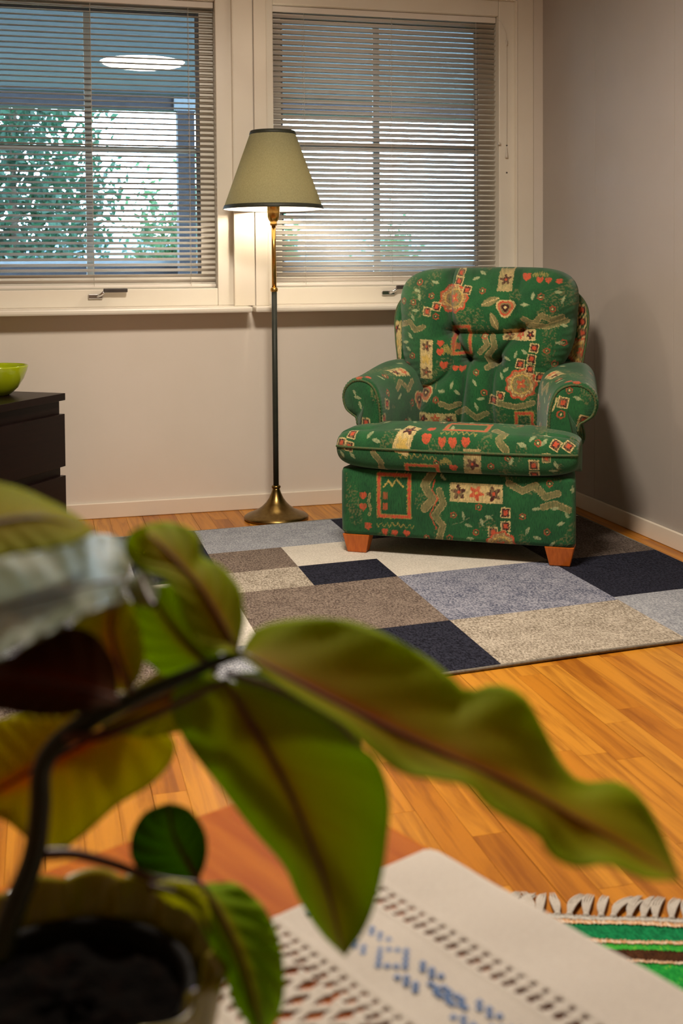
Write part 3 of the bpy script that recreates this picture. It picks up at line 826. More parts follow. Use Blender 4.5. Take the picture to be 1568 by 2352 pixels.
# ------------------------------------------------------------------ runner with drawn-thread openwork and blue cross stitch
RWD, RLN = 0.44, 1.02
RZ = TZ + 0.0006
rn_ = empty('table_runner', tuple(tb([[.2, .3, RZ]])[0])); tag(rn_, 'white linen runner with openwork and blue embroidery on the coffee table', 'table runner')
cell = 0.00185
nu, nv = int(RWD / cell), int(RLN / cell)
Ui, Vi = np.meshgrid((np.arange(nu) + .5) * cell, (np.arange(nv) + .5) * cell, indexing='ij')
keep = np.ones((nu, nv), bool)
def sym(U): return np.minimum(U, RWD - U)
S = sym(Ui)
def slits(S, V, s0, s1, period, width, phase=0.0):
    ph = np.mod(V + phase + 0.25 * (S - s0), period)
    return (S > s0) & (S < s1) & (ph < width)
for base in (0.0755, 0.1755):
    keep &= ~slits(S, Vi, base, base + .0065, 0.0118, 0.0040)
    keep &= ~slits(S, Vi, base + .0090, base + .0205, 0.0118, 0.0050)
# centre: staggered lozenges
dc = np.abs(Ui - RWD / 2)
for cu, ph_ in ((0.0, 0.0), (0.0165, 0.5)):
    a = dc - cu
    b2 = np.mod(Vi + .15 * (Ui - RWD / 2) + ph_ * .021, .021) - .0105
    keep &= ~(np.abs(a) / .0125 + np.abs(b2) / .0050 < 1)
crn = (Ui < .012) & (Vi < .012) & (np.hypot(Ui - .012, Vi - .012) > .012)
keep &= ~crn
gu, gv = np.meshgrid(np.arange(nu + 1) * cell, np.arange(nv + 1) * cell, indexing='ij')
gz = RZ + .0007 + .0006 * np.sin(gu * 60) * np.sin(gv * 23) + .0005 * np.sin(gv * 61 + gu * 20)
st = np.minimum(gu, RWD - gu)
for base in (0.072, 0.172): gz = gz + .0007 * np.exp(-((st - base) / .002) ** 2) + .0007 * np.exp(-((st - base - .027) / .002) ** 2)
gz = gz - .0006 * smoothstep(.006, 0, gu)
i, j = np.nonzero(keep)
fid = np.stack([i * (nv + 1) + j, (i + 1) * (nv + 1) + j, (i + 1) * (nv + 1) + j + 1, i * (nv + 1) + j + 1], -1)
used, inv = np.unique(fid, return_inverse=True)
V = tb(np.stack([gu, gv, gz], -1).reshape(-1, 3)[used])
o = obj('linen_cloth', V, inv.reshape(-1, 4), 'linen', rn_, smooth=True)
md = o.modifiers.new('thickness', 'SOLIDIFY'); md.thickness = 0.0009; md.offset = 1
# cross stitches: (along, across) grid on the two blue bands
cs = 0.0047
marks = []
for rep_ in range(-1, 10):
    o_ = rep_ * .116
    for p in range(-3, 4):
        for q in {3 - abs(p), -(3 - abs(p))}: marks.append((.102 + o_ + p * cs, .1362 + q * cs))
    for cc in (.131, .189):
        for k in range(5):
            dq = 0 if k % 2 == 0 else .0048
            marks.append((cc + o_ + (k - 2) * .0048, .1232 + dq)); marks.append((cc + o_ + (k - 2) * .0048, .1487 - dq))
    for a, b2 in ((142.5, 135.3), (148.3, 135.3), (151.9, 138.8), (156.4, 139.2), (151.9, 131.0), (157.3, 131.3), (160.5, 136.1), (164.5, 139.0), (168.4, 139.0), (164.1, 130.9), (169.2, 130.4), (173.0, 135.3), (177.1, 135.1)):
        marks.append((a / 1000 + o_, b2 / 1000))
stg = []
for (vv, u0) in marks:
    if not 0.012 < vv < RLN - .02: continue
    for uu in (u0, RWD - u0):
        for s in (-1, 1):
            h = cs * .56
            b_ = boxgeo(-h, h, -.0011, .0011, 0, .0008)
            ca, sa = math.cos(s * math.pi / 4), math.sin(s * math.pi / 4)
            Vb = b_[0]; X = Vb[:, 0] * ca - Vb[:, 1] * sa; Y = Vb[:, 0] * sa + Vb[:, 1] * ca
            stg.append((np.stack([X + uu, Y + vv, Vb[:, 2] + RZ + .0018 + .0004 * (s > 0)], -1), b_[1]))
V, Fc = join(stg)
o = obj('cross_stitch', tb(V), Fc, 'blue_thread', rn_); o['kind'] = 'stuff'; o['label'] = 'blue cross stitch embroidery'

# ================================================================== PLANT POT, NURSERY POT
PC = on_z(150, 2212, 0.585); PZ = TZ + .004
pc = (PC[0], PC[1], PZ)
PR = 0.092
LOB = (14, 0.11)
pp = lathe('plant_pot', [(0.0001, 0.0), (0.060, 0.0), (0.066, 0.004), (0.074, 0.04), (0.084, 0.09), (PR, 0.128), (PR + .002, 0.133), (PR - .0005, 0.1345), (PR - .005, 0.131), (0.078, 0.09), (0.068, 0.04), (0.058, 0.012), (0.0001, 0.011)], (0, 0, 0), 'pot_glaze', None, 168, lobes=LOB, cap=False)
pp.location = pc
tag(pp, 'olive green fluted ceramic pot on the runner in the foreground', 'plant pot')
npot = empty('nursery_pot', (PC[0], PC[1], PZ + .012)); tag(npot, 'black plastic inner pot full of dark soil', 'nursery pot')
lathe('pot_wall', [(a * .99, b2 * .90) for a, b2 in [(0.046, 0.0), (0.058, 0.05), (0.0685, 0.104), (0.0725, 0.106), (0.0725, 0.112), (0.070, 0.113), (0.0665, 0.108), (0.056, 0.05), (0.045, 0.004)]], (PC[0], PC[1], PZ + .013), 'black_plastic', npot, 56)
ang_ = np.linspace(0, 2 * np.pi, 40, endpoint=False); rad = np.linspace(0.0005, 0.064, 14)
A_, R_ = np.meshgrid(ang_, rad, indexing='ij')
Zs = PZ + .013 + .091 + .004 * np.sin(A_ * 5) * np.sin(R_ * 150) + RNG.normal(size=A_.shape) * .0012
V = np.stack([PC[0] + R_ * np.cos(A_), PC[1] + R_ * np.sin(A_), Zs], -1).reshape(-1, 3)
obj('soil', V, gridfaces(40, 14, closed_v=True), 'soil', npot, smooth=True)
# ================================================================== BEGONIA
pl = empty('begonia_plant', tuple(at_depth(40, 2160, 0.60))); tag(pl, 'large leaved begonia leaning out of the foreground pot', 'plant')
def resample(P, n):
    return catmull(P, n)
GREEN, OLIVE, DARK, MAROON, RED, PALE, SILV = s2l(104, 138, 16), s2l(116, 112, 14), s2l(52, 62, 10), s2l(62, 26, 14), s2l(150, 52, 14), s2l(164, 176, 96), s2l(118, 134, 92)
def leaf(mid, left, right, d0, d1, dl, dr, cen, edge, vein=RED, veinw=0.16, name='leaf', wave=0.002, bend=0.0, nveins=7, label=None, rough=None, glare_mix=0.0, seed=0):
    n, ns = 44, 13
    M, Lf, Rt = resample(mid, n), resample(left, n), resample(right, n)
    t = np.linspace(0, 1, n)
    rows, cols = [], []
    cen, edge, vein = np.array(cen), np.array(edge), np.array(vein)
    rg = np.random.default_rng(seed + 1)
    ph = rg.random() * 6
    for i in range(n):
        row, cr = [], []
        for s in np.linspace(-1, 1, 2 * ns + 1):
            E_ = Lf[i] if s < 0 else Rt[i]
            a = abs(s)
            px, py = M[i] + (E_ - M[i]) * a
            d = d0 + (d1 - d0) * t[i] + bend * 4 * t[i] * (1 - t[i]) + (dl if s < 0 else dr) * a
            sv = t[i] * nveins - a * 1.6
            d += wave * a * math.sin(2 * math.pi * sv + ph) + 0.0035 * (1 - a) ** 2 * -1
            row.append(at_depth(px, py, d))
            c = cen + (edge - cen) * min(1, a ** 1.2)
            w = math.exp(-(a / veinw) ** 2) * (1 - .5 * t[i]) + .16 * math.exp(-(a / .45) ** 2) * max(0, 1 - 1.5 * t[i])
            q = abs((sv % 1) - .5) * 2
            w2 = .34 * max(0, 1 - (1 - q) / .16) * (1 - a)
            k = min(1, w + w2 * .8)
            cc = c * (1 - k) + vein * k
            if glare_mix:  # pale streaks: reflected window light mixed into the leaf colour
                ac_ = py - .72 * px
                hh = .75 * math.sin(ac_ * .036 + 1.2 * math.sin(px * .011)) + .5 * math.sin(ac_ * .09 + px * .02) * math.sin(px * .05)
                hh = glare_mix * min(1, max(0, hh * 1.3))
                cc = cc * (1 - hh) + np.array(s2l(206, 214, 206)) * hh
            cr.append(cc)
        rows.append(row); cols.append(cr)
    V = np.array(rows).reshape(-1, 3); C = np.array(cols).reshape(-1, 3)
    C = np.clip(C * np.array([1.25, 1.3, 1.35] if glare_mix else [2.5, 2.2, 0.9]), 0, .9)
    o = obj(name, V, gridfaces(n, 2 * ns + 1), 'leaf_gloss' if glare_mix else 'leaf_skin', pl, smooth=True, cols=C)
    md = o.modifiers.new('thickness', 'SOLIDIFY'); md.thickness = 0.0009; md.offset = 0
    # raised midrib as a sub-part
    mv = [at_depth(M[i][0], M[i][1], d0 + (d1 - d0) * t[i] + bend * 4 * t[i] * (1 - t[i]) - .0042) for i in range(n)]
    tube('midrib', mv, np.linspace(.0020, .0005, n), 'twig_skin', o, 6)
    if label: o['label'] = label
    return o
# long leaf reaching to the right
leaf([(552, 1503), (690, 1575), (850, 1655), (1020, 1735), (1200, 1815), (1380, 1915), (1562, 2020)],
     [(552, 1503), (590, 1445), (690, 1422), (800, 1426), (900, 1465), (985, 1515), (1040, 1560), (1075, 1588), (1140, 1572), (1205, 1602), (1250, 1680), (1290, 1755), (1335, 1796), (1415, 1796), (1470, 1830), (1515, 1905), (1562, 2020)],
     [(552, 1503), (620, 1560), (700, 1612), (790, 1668), (850, 1722), (920, 1775), (1010, 1792), (1075, 1806), (1115, 1850), (1175, 1885), (1238, 1925), (1262, 1965), (1325, 1992), (1395, 1985), (1480, 2018), (1562, 2020)],
     0.62, 0.56, 0.045, -0.03, s2l(110, 106, 12), s2l(104, 128, 12), vein=s2l(116, 62, 12), veinw=0.12, label='long leaf with ruddy midrib reaching right', wave=.002, seed=1)
# leaf hanging in the middle
leaf([(520, 1562), (570, 1650), (640, 1770), (700, 1900), (750, 2040), (792, 2196)],
     [(520, 1562), (430, 1560), (392, 1620), (430, 1710), (500, 1800), (580, 1905), (650, 1985), (685, 2060), (735, 2140), (792, 2196)],
     [(520, 1562), (620, 1588), (720, 1640), (810, 1705), (868, 1750), (894, 1835), (888, 1940), (868, 2050), (838, 2130), (792, 2196)],
     0.60, 0.64, 0.02, -0.02, s2l(100, 106, 14), s2l(96, 124, 12), vein=s2l(92, 74, 14), veinw=0.10, label='broad leaf hanging over the runner', seed=2, nveins=6)
# dark leaf behind the node
leaf([(520, 1545), (640, 1585), (760, 1650), (838, 1730)],
     [(520, 1545), (620, 1548), (720, 1590), (800, 1655), (838, 1730)],
     [(520, 1545), (600, 1610), (700, 1650), (790, 1700), (838, 1730)],
     0.66, 0.70, 0.01, 0.01, s2l(70, 84, 12), s2l(60, 92, 14), vein=s2l(70, 70, 14), seed=3)
# upright leaf above the node
leaf([(545, 1500), (500, 1420), (450, 1340), (385, 1270), (335, 1222)],
     [(545, 1500), (470, 1490), (425, 1430), (410, 1375), (375, 1330), (310, 1300), (288, 1262), (300, 1225), (335, 1206)],
     [(545, 1500), (560, 1420), (548, 1350), (505, 1300), (462, 1278), (458, 1240), (430, 1212), (380, 1200), (335, 1206)],
     0.62, 0.66, -0.02, 0.03, s2l(114, 118, 12), s2l(110, 134, 12), vein=s2l(120, 80, 14), label='upright leaf beside the navy rug patch', seed=4)
# middle bright leaf below it
leaf([(500, 1545), (430, 1480), (380, 1420), (345, 1360)],
     [(500, 1545), (410, 1560), (335, 1520), (300, 1450), (302, 1385), (345, 1350)],
     [(500, 1545), (500, 1480), (470, 1410), (420, 1355), (380, 1342), (345, 1350)],
     0.64, 0.66, 0.01, 0.0, s2l(98, 122, 12), s2l(108, 136, 14), vein=s2l(98, 92, 14), seed=5)
# yellow-green leaf left of it
leaf([(300, 1590), (270, 1510), (255, 1440), (262, 1375)],
     [(300, 1590), (215, 1570), (160, 1500), (170, 1430), (215, 1385), (262, 1362)],
     [(300, 1590), (330, 1530), (322, 1450), (300, 1385), (285, 1365), (262, 1362)],
     0.58, 0.61, 0.02, 0.0, s2l(126, 122, 12), s2l(132, 148, 16), vein=s2l(150, 108, 16), seed=6)
# leaf lying flat, window glare painted into its colour as silvery streaks
leaf([(292, 1335), (220, 1345), (110, 1372), (-60, 1410)],
     [(292, 1335), (300, 1270), (270, 1235), (200, 1228), (100, 1255), (20, 1275), (-60, 1300)],
     [(292, 1335), (270, 1385), (220, 1400), (140, 1440), (60, 1478), (0, 1510), (-60, 1540)],
     0.56, 0.52, 0.16, -0.10, s2l(104, 120, 92), s2l(118, 134, 108), vein=s2l(150, 160, 142), veinw=0.05, label='leaf lying almost flat, window glare painted on in pale streaks', glare_mix=.6, seed=7, wave=.004)
leaf([(352, 1392), (335, 1360), (322, 1318)],  # leaf tip whose silvery highlight is put into the colour
     [(352, 1392), (312, 1388), (292, 1350), (305, 1322), (322, 1312)],
     [(352, 1392), (362, 1360), (350, 1330), (338, 1316), (322, 1312)],
     0.60, 0.63, 0.01, 0.0, s2l(140, 156, 128), s2l(158, 172, 148), vein=s2l(160, 172, 150), veinw=0.05, label='small leaf tip with a painted pale highlight against the navy rug patch', glare_mix=.6, seed=15)
# top left olive leaf
leaf([(-120, 1230), (0, 1200), (100, 1190), (218, 1222)],
     [(-120, 1180), (-60, 1110), (30, 1118), (110, 1150), (175, 1185), (218, 1222)],
     [(-120, 1260), (-40, 1278), (40, 1272), (120, 1258), (180, 1242), (218, 1222)],
     0.50, 0.56, 0.06, -0.03, s2l(122, 124, 12), s2l(112, 126, 12), vein=s2l(104, 84, 14), veinw=.10, label='olive leaf against the dark chest', seed=8)
# dark maroon underside
leaf([(270, 1610), (170, 1580), (60, 1560), (-80, 1545)],
     [(270, 1610), (262, 1520), (200, 1448), (110, 1450), (20, 1510), (-80, 1520)],
     [(270, 1610), (180, 1640), (80, 1645), (-20, 1630), (-80, 1620)],
     0.54, 0.50, 0.03, -0.02, s2l(62, 30, 12), s2l(52, 34, 12), vein=s2l(84, 34, 12), label='dark maroon underside of a leaf', seed=9)
# big lower-left leaf with red veins
leaf([(300, 1640), (200, 1700), (90, 1760), (-60, 1850)],
     [(300, 1640), (180, 1625), (60, 1640), (-20, 1660), (-90, 1720)],
     [(300, 1640), (390, 1690), (398, 1740), (350, 1800), (270, 1850), (190, 1920), (110, 1965), (40, 1905), (-10, 1875), (-60, 1880)],
     0.70, 0.68, 0.02, -0.01, s2l(116, 112, 18), s2l(126, 134, 18), vein=s2l(132, 66, 20), veinw=.12, nveins=9, label='wide yellowish leaf with red veins behind the stem', seed=10)
# dim leaf behind the node
leaf([(520, 1570), (430, 1590), (340, 1620), (235, 1668)],
     [(520, 1570), (450, 1530), (360, 1545), (290, 1600), (235, 1668)],
     [(520, 1570), (450, 1660), (370, 1690), (290, 1690), (235, 1668)],
     0.66, 0.66, 0.01, 0.0, s2l(92, 96, 12), s2l(104, 110, 14), vein=s2l(110, 66, 14), seed=14)
# small round leaf
leaf([(455, 2025), (430, 1980), (400, 1920), (385, 1848)],
     [(455, 2025), (360, 2030), (308, 1985), (300, 1925), (330, 1868), (385, 1845)],
     [(455, 2025), (474, 1970), (472, 1915), (445, 1868), (415, 1850), (385, 1845)],
     0.66, 0.68, 0.0, 0.0, s2l(66, 104, 12), s2l(52, 82, 12), vein=s2l(70, 100, 14), label='small round leaf over the table edge', seed=11)
# leaf at the bottom, right of the pot
leaf([(462, 2032), (510, 2110), (560, 2220), (600, 2370)],
     [(462, 2032), (440, 2080), (478, 2160), (520, 2250), (540, 2310), (600, 2390)],
     [(462, 2032), (540, 2030), (605, 2085), (640, 2160), (652, 2260), (640, 2330), (600, 2390)],
     0.64, 0.60, 0.01, 0.02, s2l(84, 116, 14), s2l(100, 128, 14), vein=s2l(132, 124, 30), label='pointed leaf hanging beside the pot', seed=12)
# pale folded leaf under the twig
leaf([(340, 2035), (400, 2050), (450, 2085), (482, 2140)],
     [(340, 2035), (400, 2022), (460, 2045), (480, 2090), (482, 2140)],
     [(340, 2035), (390, 2075), (430, 2090), (460, 2120), (482, 2140)],
     0.63, 0.62, 0.0, 0.0, s2l(126, 138, 46), s2l(150, 160, 90), vein=s2l(150, 160, 100), seed=13)
stem_px = [(-6, 2200, .60), (30, 2090, .605), (75, 1975, .61), (92, 1860, .61), (98, 1760, .61), (150, 1692, .61), (250, 1630, .61), (380, 1572, .615), (500, 1520, .62), (552, 1503, .62)]
tube('stem', catmull([at_depth(*q) for q in stem_px], 60), np.interp(np.linspace(0, 1, 60), [0, .2, .45, .6, .8, 1], [.0074, .0064, .0055, .0056, .0040, .0026]), 'stem_skin', pl, 12)
tube('twig', catmull([at_depth(*q) for q in [(92, 1962, .612), (170, 1962, .62), (260, 1985, .63), (360, 2020, .64), (462, 2032, .642)]], 24), np.linspace(.0034, .0020, 24), 'twig_skin', pl, 8)
tube('twig', catmull([at_depth(*q) for q in [(150, 1692, .606), (230, 1690, .60), (290, 1668, .60), (400, 1620, .60), (500, 1572, .605), (522, 1560, .605)]], 24), np.linspace(.0030, .0016, 24), 'twig_skin', pl, 8)

# ================================================================== ARMCHAIR
CO = np.array([-0.799, -1.0105, 0.0]); CR = np.array([0.84733649, -0.53105638, 0]); CB = np.array([0.53105638, 0.84733649, 0])
CU = 0.016                                                   # chair centre line
CZ0 = 0.0102                                                 # stands on the rug
def ch_xf(V):
    V = np.asarray(V, float)
    return CO + (V[..., :1] + CU) * CR + V[..., 1:2] * CB + np.array([0, 0, 1.0]) * V[..., 2:3]
ac = empty('armchair', tuple(ch_xf(np.array([0, .35, 0])))); tag(ac, 'green armchair with a folk motif weave in the corner of the room', 'armchair')

# ---- woven motifs: plane coordinates (p right, q down) in weave units of about 0.65 mm
C_G = np.array(s2l(38, 100, 54)); C_G2 = np.array(s2l(28, 80, 46))
C_R, C_CR, C_T, C_D, C_L, C_Y = (np.array(s2l(*v)) for v in ((204, 86, 56), (220, 194, 134), (136, 126, 82), (66, 34, 30), (166, 176, 130), (206, 176, 92)))
def vnoise(P, Q, s, seed):
    rg = np.random.default_rng(seed); T = rg.random((64, 64))
    x, y = P / s, Q / s
    xi, yi = np.floor(x).astype(int), np.floor(y).astype(int); fx, fy = x - xi, y - yi
    fx, fy = fx * fx * (3 - 2 * fx), fy * fy * (3 - 2 * fy)
    g = lambda a, b2: T[a % 64, b2 % 64]
    return g(xi, yi) * (1 - fx) * (1 - fy) + g(xi + 1, yi) * fx * (1 - fy) + g(xi, yi + 1) * (1 - fx) * fy + g(xi + 1, yi + 1) * fx * fy
class Weave:
    def __init__(self, P, Q):
        self.shape = P.shape
        P, Q = P.ravel(), Q.ravel()
        j = (vnoise(P, Q, 5, 1) - .5) * 5; j2 = (vnoise(P, Q, 5, 2) - .5) * 5
        self.P, self.Q = P + j, Q + j2
        self.wear = .62 + .38 * smoothstep(.25, .6, vnoise(P * 2.2, Q * .5, 7, 11) * .6 + vnoise(P, Q, 40, 12) * .4)
        n = vnoise(P, Q, 60, 3)[:, None]
        self.C = C_G * n + C_G2 * (1 - n)
        sp = vnoise(P, Q, 6, 4) * smoothstep(.55, .75, vnoise(P, Q, 90, 5))
        k = (smoothstep(.55, .7, sp) * .5)[:, None]
        self.C = self.C * (1 - k) + C_T * k
    def sel(self, p, q, r):
        i = np.nonzero((np.abs(self.P - p) < r) & (np.abs(self.Q - q) < r))[0]
        return i, self.P[i] - p, self.Q[i] - q
    def put(self, i, mask, c, a=1.0):
        k = i[mask]
        al = (a * self.wear[k])[:, None]
        self.C[k] = self.C[k] * (1 - al) + np.asarray(c) * al
    def rect(self, p, q, w, h, c, rot=0.0, a=1.0, t=None):
        i, x, y = self.sel(p, q, (w + h))
        ca, sa = math.cos(rot), math.sin(rot); X, Y = x * ca + y * sa, -x * sa + y * ca
        m = (np.abs(X) < w / 2) & (np.abs(Y) < h / 2)
        if t: m &= ~((np.abs(X) < w / 2 - t) & (np.abs(Y) < h / 2 - t))
        self.put(i, m, c, a)
    def frame(self, p, q, w, h, t=15, rot=0.0):
        self.rect(p, q, w + 8, h + 8, C_Y, rot, .55, t + 8); self.rect(p, q, w, h, C_R, rot, 1, t)
    def square(self, p, q, s=50, rot=0.0):
        self.rect(p, q, s, s * 1.06, C_CR, rot); self.rect(p, q, s * .78, s * .84, C_D, rot); self.rect(p, q, s * .42, s * .46, C_R, rot)
    def flower(self, p, q, r, c, cen=C_Y, n=5):
        i, x, y = self.sel(p, q, r * 1.4)
        rr, th = np.hypot(x, y), np.arctan2(y, x)
        self.put(i, rr < r * (.78 + .26 * np.cos(n * th + p)), c); self.put(i, rr < r * .22, cen)
    def fbox(self, p, q, w, h, n=3, rot=0.0, pale=False):
        self.rect(p, q, w, h, C_CR * (.75 if pale else 1), rot, .95)
        i, x, y = self.sel(p, q, w + h)
        self.rect(p, q, w - 10, h - 10, C_T, rot, .55, 3)
        k = max(w, h) / n
        for a in range(n):
            o_ = (a - (n - 1) / 2) * k
            dp, dq = (o_, 0) if w >= h else (0, o_)
            ca, sa = math.cos(rot), math.sin(rot)
            self.flower(p + dp * ca - dq * sa, q + dp * sa + dq * ca, min(w, h) * .40, C_R if a % 2 == (1 if w >= h else 9) else (C_Y if (a == 1 and h > w) else C_D * 1.3), C_R if a % 2 == 0 else C_Y)
    def heart(self, p, q, s=22, rot=0.0):
        i, x, y = self.sel(p, q, s * 2)
        ca, sa = math.cos(rot), math.sin(rot); X, Y = (x * ca + y * sa) / s, -(-x * sa + y * ca) / s
        self.put(i, (X * X + Y * Y - .6) ** 3 - X * X * Y ** 3 < 0, C_R)
    def leaf(self, p, q, L=22, rot=0.0, w=.36, c=C_L):
        i, x, y = self.sel(p, q, L * 1.5)
        ca, sa = math.cos(rot), math.sin(rot); X, Y = (x * ca + y * sa) / L, (-x * sa + y * ca) / L
        self.put(i, (np.abs(X) < 1) & (np.abs(Y) < w * (1 - X * X)), c, .92)
    def ring(self, p, q, r=17):
        i, x, y = self.sel(p, q, r * 1.5)
        rr = np.hypot(x, y) * (1 + .08 * np.cos(6 * np.arctan2(y, x)))
        self.put(i, (rr < r) & (rr > r * .66), C_R * .8, .85); self.put(i, rr < r * .28, C_CR)
    def band(self, pts, w, c=C_T, a=.85, edge=True):
        pts = np.array(pts, float)
        cx, cy = pts.mean(0); R = np.abs(pts - [cx, cy]).max() + w + 5
        i, x, y = self.sel(cx, cy, R); x, y = x + cx, y + cy
        dm = np.full(len(i), 1e9)
        for (x0, y0), (x1, y1) in zip(pts[:-1], pts[1:]):
            L2 = (x1 - x0) ** 2 + (y1 - y0) ** 2; t = np.clip(((x - x0) * (x1 - x0) + (y - y0) * (y1 - y0)) / L2, 0, 1)
            dm = np.minimum(dm, np.hypot(x - x0 - t * (x1 - x0), y - y0 - t * (y1 - y0)))
        m = dm < w / 2
        if edge: m2 = m & (dm > w / 2 - 4)
        self.put(i, m, c, a)
        if edge: self.put(i, m2, C_CR * .7, .7)
    def scroll(self, p, q, w, h, c=C_Y):
        pts = [(p - w / 2 + k * w / 24, q + h * .42 * math.sin(k * 1.7) * (1 if k % 3 else .4)) for k in range(25)]
        self.band(pts, 5, c, .5, False)
    def bloom(self, p, q, r):
        i, x, y = self.sel(p, q, r * 1.35)
        rr, th = np.hypot(x, y), np.arctan2(y, x); e = r * (1 + .07 * np.cos(9 * th))
        sp = vnoise(x + p, y + q, 5, 8)
        self.put(i, rr < e, C_R); self.put(i, rr < e * .86, C_T * 1.1, .85)
        self.put(i, (rr < e * .86) & (sp > .6), C_CR, .8)
        self.put(i, (rr < r * .66) & (rr > r * .58), C_Y); self.put(i, (rr < r * .58) & (sp > .5), C_G, .7)
        self.flower(p, q, r * .34, C_R, C_Y, 4)
    def pansy(self, p, q, r):
        i, x, y = self.sel(p, q, r * 1.4)
        rr, th = np.hypot(x, y), np.arctan2(y, x); e = r * (.95 + .12 * np.cos(3 * th + 1.5))
        self.put(i, rr < e, C_CR * .9); self.put(i, rr < e * .82, C_R * .9); self.put(i, rr < e * .6, C_T); self.put(i, rr < e * .42, C_D); self.put(i, rr < e * .16, C_CR)
    def sprig(self, p, q, rot=0.0, L=21):
        ca, sa = math.cos(rot), math.sin(rot)
        self.band([(p, q), (p + 40 * sa, q - 40 * ca)], 4, C_L * .7, .7, False)
        for d, s in ((8, 1), (26, -1), (44, .3)):
            self.leaf(p + d * sa + s * 18 * ca, q - d * ca + s * 18 * sa, L, rot - 1.57 + s * .7)
    def done(self):
        return self.C.reshape(self.shape + (3,))
def dense(a, b2, step):
    return np.linspace(a, b2, max(2, int(abs(b2 - a) / step)))

# ---- base box
def rrect(w0, w1, b0, b1, r, fine, coarse):
    pts = []
    pts += [(x, b0) for x in dense(w0 + r, w1 - r, fine)]
    pts += [(w1 - r + r * math.sin(t), b0 + r - r * math.cos(t)) for t in np.linspace(0, math.pi / 2, 8)[1:-1]]
    pts += [(w1, y) for y in dense(b0 + r, b1 - r, coarse)]
    pts += [(w1 - r + r * math.cos(t), b1 - r + r * math.sin(t)) for t in np.linspace(0, math.pi / 2, 5)[1:-1]]
    pts += [(x, b1) for x in dense(w1 - r, w0 + r, coarse)]
    pts += [(w0 + r - r * math.sin(t), b1 - r + r * math.cos(t)) for t in np.linspace(0, math.pi / 2, 5)[1:-1]]
    pts += [(w0, y) for y in dense(b1 - r, b0 + r, coarse)]
    pts += [(w0 + r - r * math.cos(t), b0 + r - r * math.sin(t)) for t in np.linspace(0, math.pi / 2, 8)[1:-1]]
    return np.array(pts)
HW = 0.393
per = rrect(-HW, HW, -0.030, 0.66, 0.022, 0.0028, 0.012)
zs_ = np.concatenate([[0.073, 0.0735, 0.076, 0.080, 0.086], dense(0.089, 0.288, 0.0028), [0.294, 0.299, 0.302, 0.303]])
ins = np.interp(zs_, [0.073, 0.0735, 0.076, 0.086, 0.29, 0.299, 0.303], [0.02, 0.010, 0.005, 0, 0, 0.004, 0.03])
PX = per[None, :, 0] * (1 - ins[:, None] / HW); PY = 0.31 + (per[None, :, 1] - 0.31) * (1 - ins[:, None] / .34)
bulge = 0.006 * np.sin(np.clip((zs_ - .073) / .23, 0, 1) * np.pi)[:, None] * (per[None, :, 1] < 0)
PY = PY - bulge
PX = PX * (1 - .20 * np.clip(PY / .66, 0, 1))
Zg = np.repeat(zs_[:, None], per.shape[0], 1)
arc = np.concatenate([[0], np.cumsum(np.linalg.norm(np.diff(per, axis=0), axis=1))])
p_ = 97 + (arc[None, :] + .022) / .786 * 1243 + 0 * Zg
tl = np.interp(Zg, [.07, .30], [.06, .032])
q_ = 1110 + (.292 - Zg) / .217 * 335 + 0 * p_
wv = Weave(p_, q_ + 0)
T_ = lambda p, q: q - (p - 97) * np.interp(q, [1110, 1480], [.032, .055])
def W(f, p, q, *a, **k): getattr(wv, f)(p, T_(p, q), *a, **k)
W('frame', 395, 1240, 182, 232, 16); wv.band([(340, 1185), (365, 1150), (385, 1178), (408, 1142), (445, 1180)], 9, C_Y, .9, False)
W('rect', 347, 1240, 28, 36, C_R, 0, .6); W('rect', 347, 1297, 28, 36, C_R, 0, .6)
for h in ((225, 1245), (225, 1305), (250, 1408), (343, 1437), (397, 1443), (462, 1445)): W('heart', *h, 23 if h[1] < 1420 else 20)
wv.rect(106, 1285, 20, 240, C_R); W('scroll', 400, 1398, 200, 34); wv.band([(262, 1225), (255, 1265), (268, 1300), (258, 1335)], 14, C_T, .6)
wv.band([(600, 1105), (560, 1165), (605, 1235), (562, 1285)], 44); wv.band([(640, 1190), (662, 1255), (615, 1320), (658, 1370), (635, 1450)], 36)
wv.band([(618, 1130), (600, 1190), (632, 1230), (590, 1315), (625, 1390)], 6, C_R, .9, False)
W('fbox', 835, 1222, 275, 98, 3)
wv.band([(1005, 1135), (1075, 1170), (1140, 1140), (1190, 1195), (1255, 1175)], 36); wv.band([(1180, 1245), (1240, 1225), (1310, 1255)], 34)
for r_q in ((848, 1297), (715, 1340), (1075, 1345), (1200, 1428), (833, 1432), (1213, 1168), (693, 1465), (567, 1465)): W('ring', *r_q)
for s_q in ((988, 1325), (988, 1398), (922, 1430), (985, 1462)): W('square', *s_q)
W('bloom', 965, 1505, 78); W('rect', 1050, 1512, 60, 26, C_D)
for l_q, a_ in (((768, 1345), 1.4), ((795, 1395), .3), ((900, 1350), .3), ((865, 1378), 1.2), ((1145, 1303), -.2), ((1270, 1382), -.4), ((1300, 1335), 1.0), ((1100, 1420), -1.1), ((1150, 1460), .3), ((1225, 1500), -1.0), ((805, 1467), .1), ((660, 1140), .8), ((1240, 1300), -.3), ((1330, 1200), 1.4)): W('leaf', *l_q, 23, a_)
wv.band([(710, 1360), (750, 1350), (800, 1320)], 4, C_L * .7, .6, False); wv.band([(850, 1350), (890, 1330), (920, 1300)], 4, C_L * .7, .6, False)
for k in range(14): wv.ring(1430 + k * 83, 1150 + (k * 137) % 280); wv.leaf(1400 + k * 91, 1180 + (k * 71) % 250, 22, k)
V = ch_xf(np.stack([PX, PY, Zg], -1))
nU = per.shape[0]
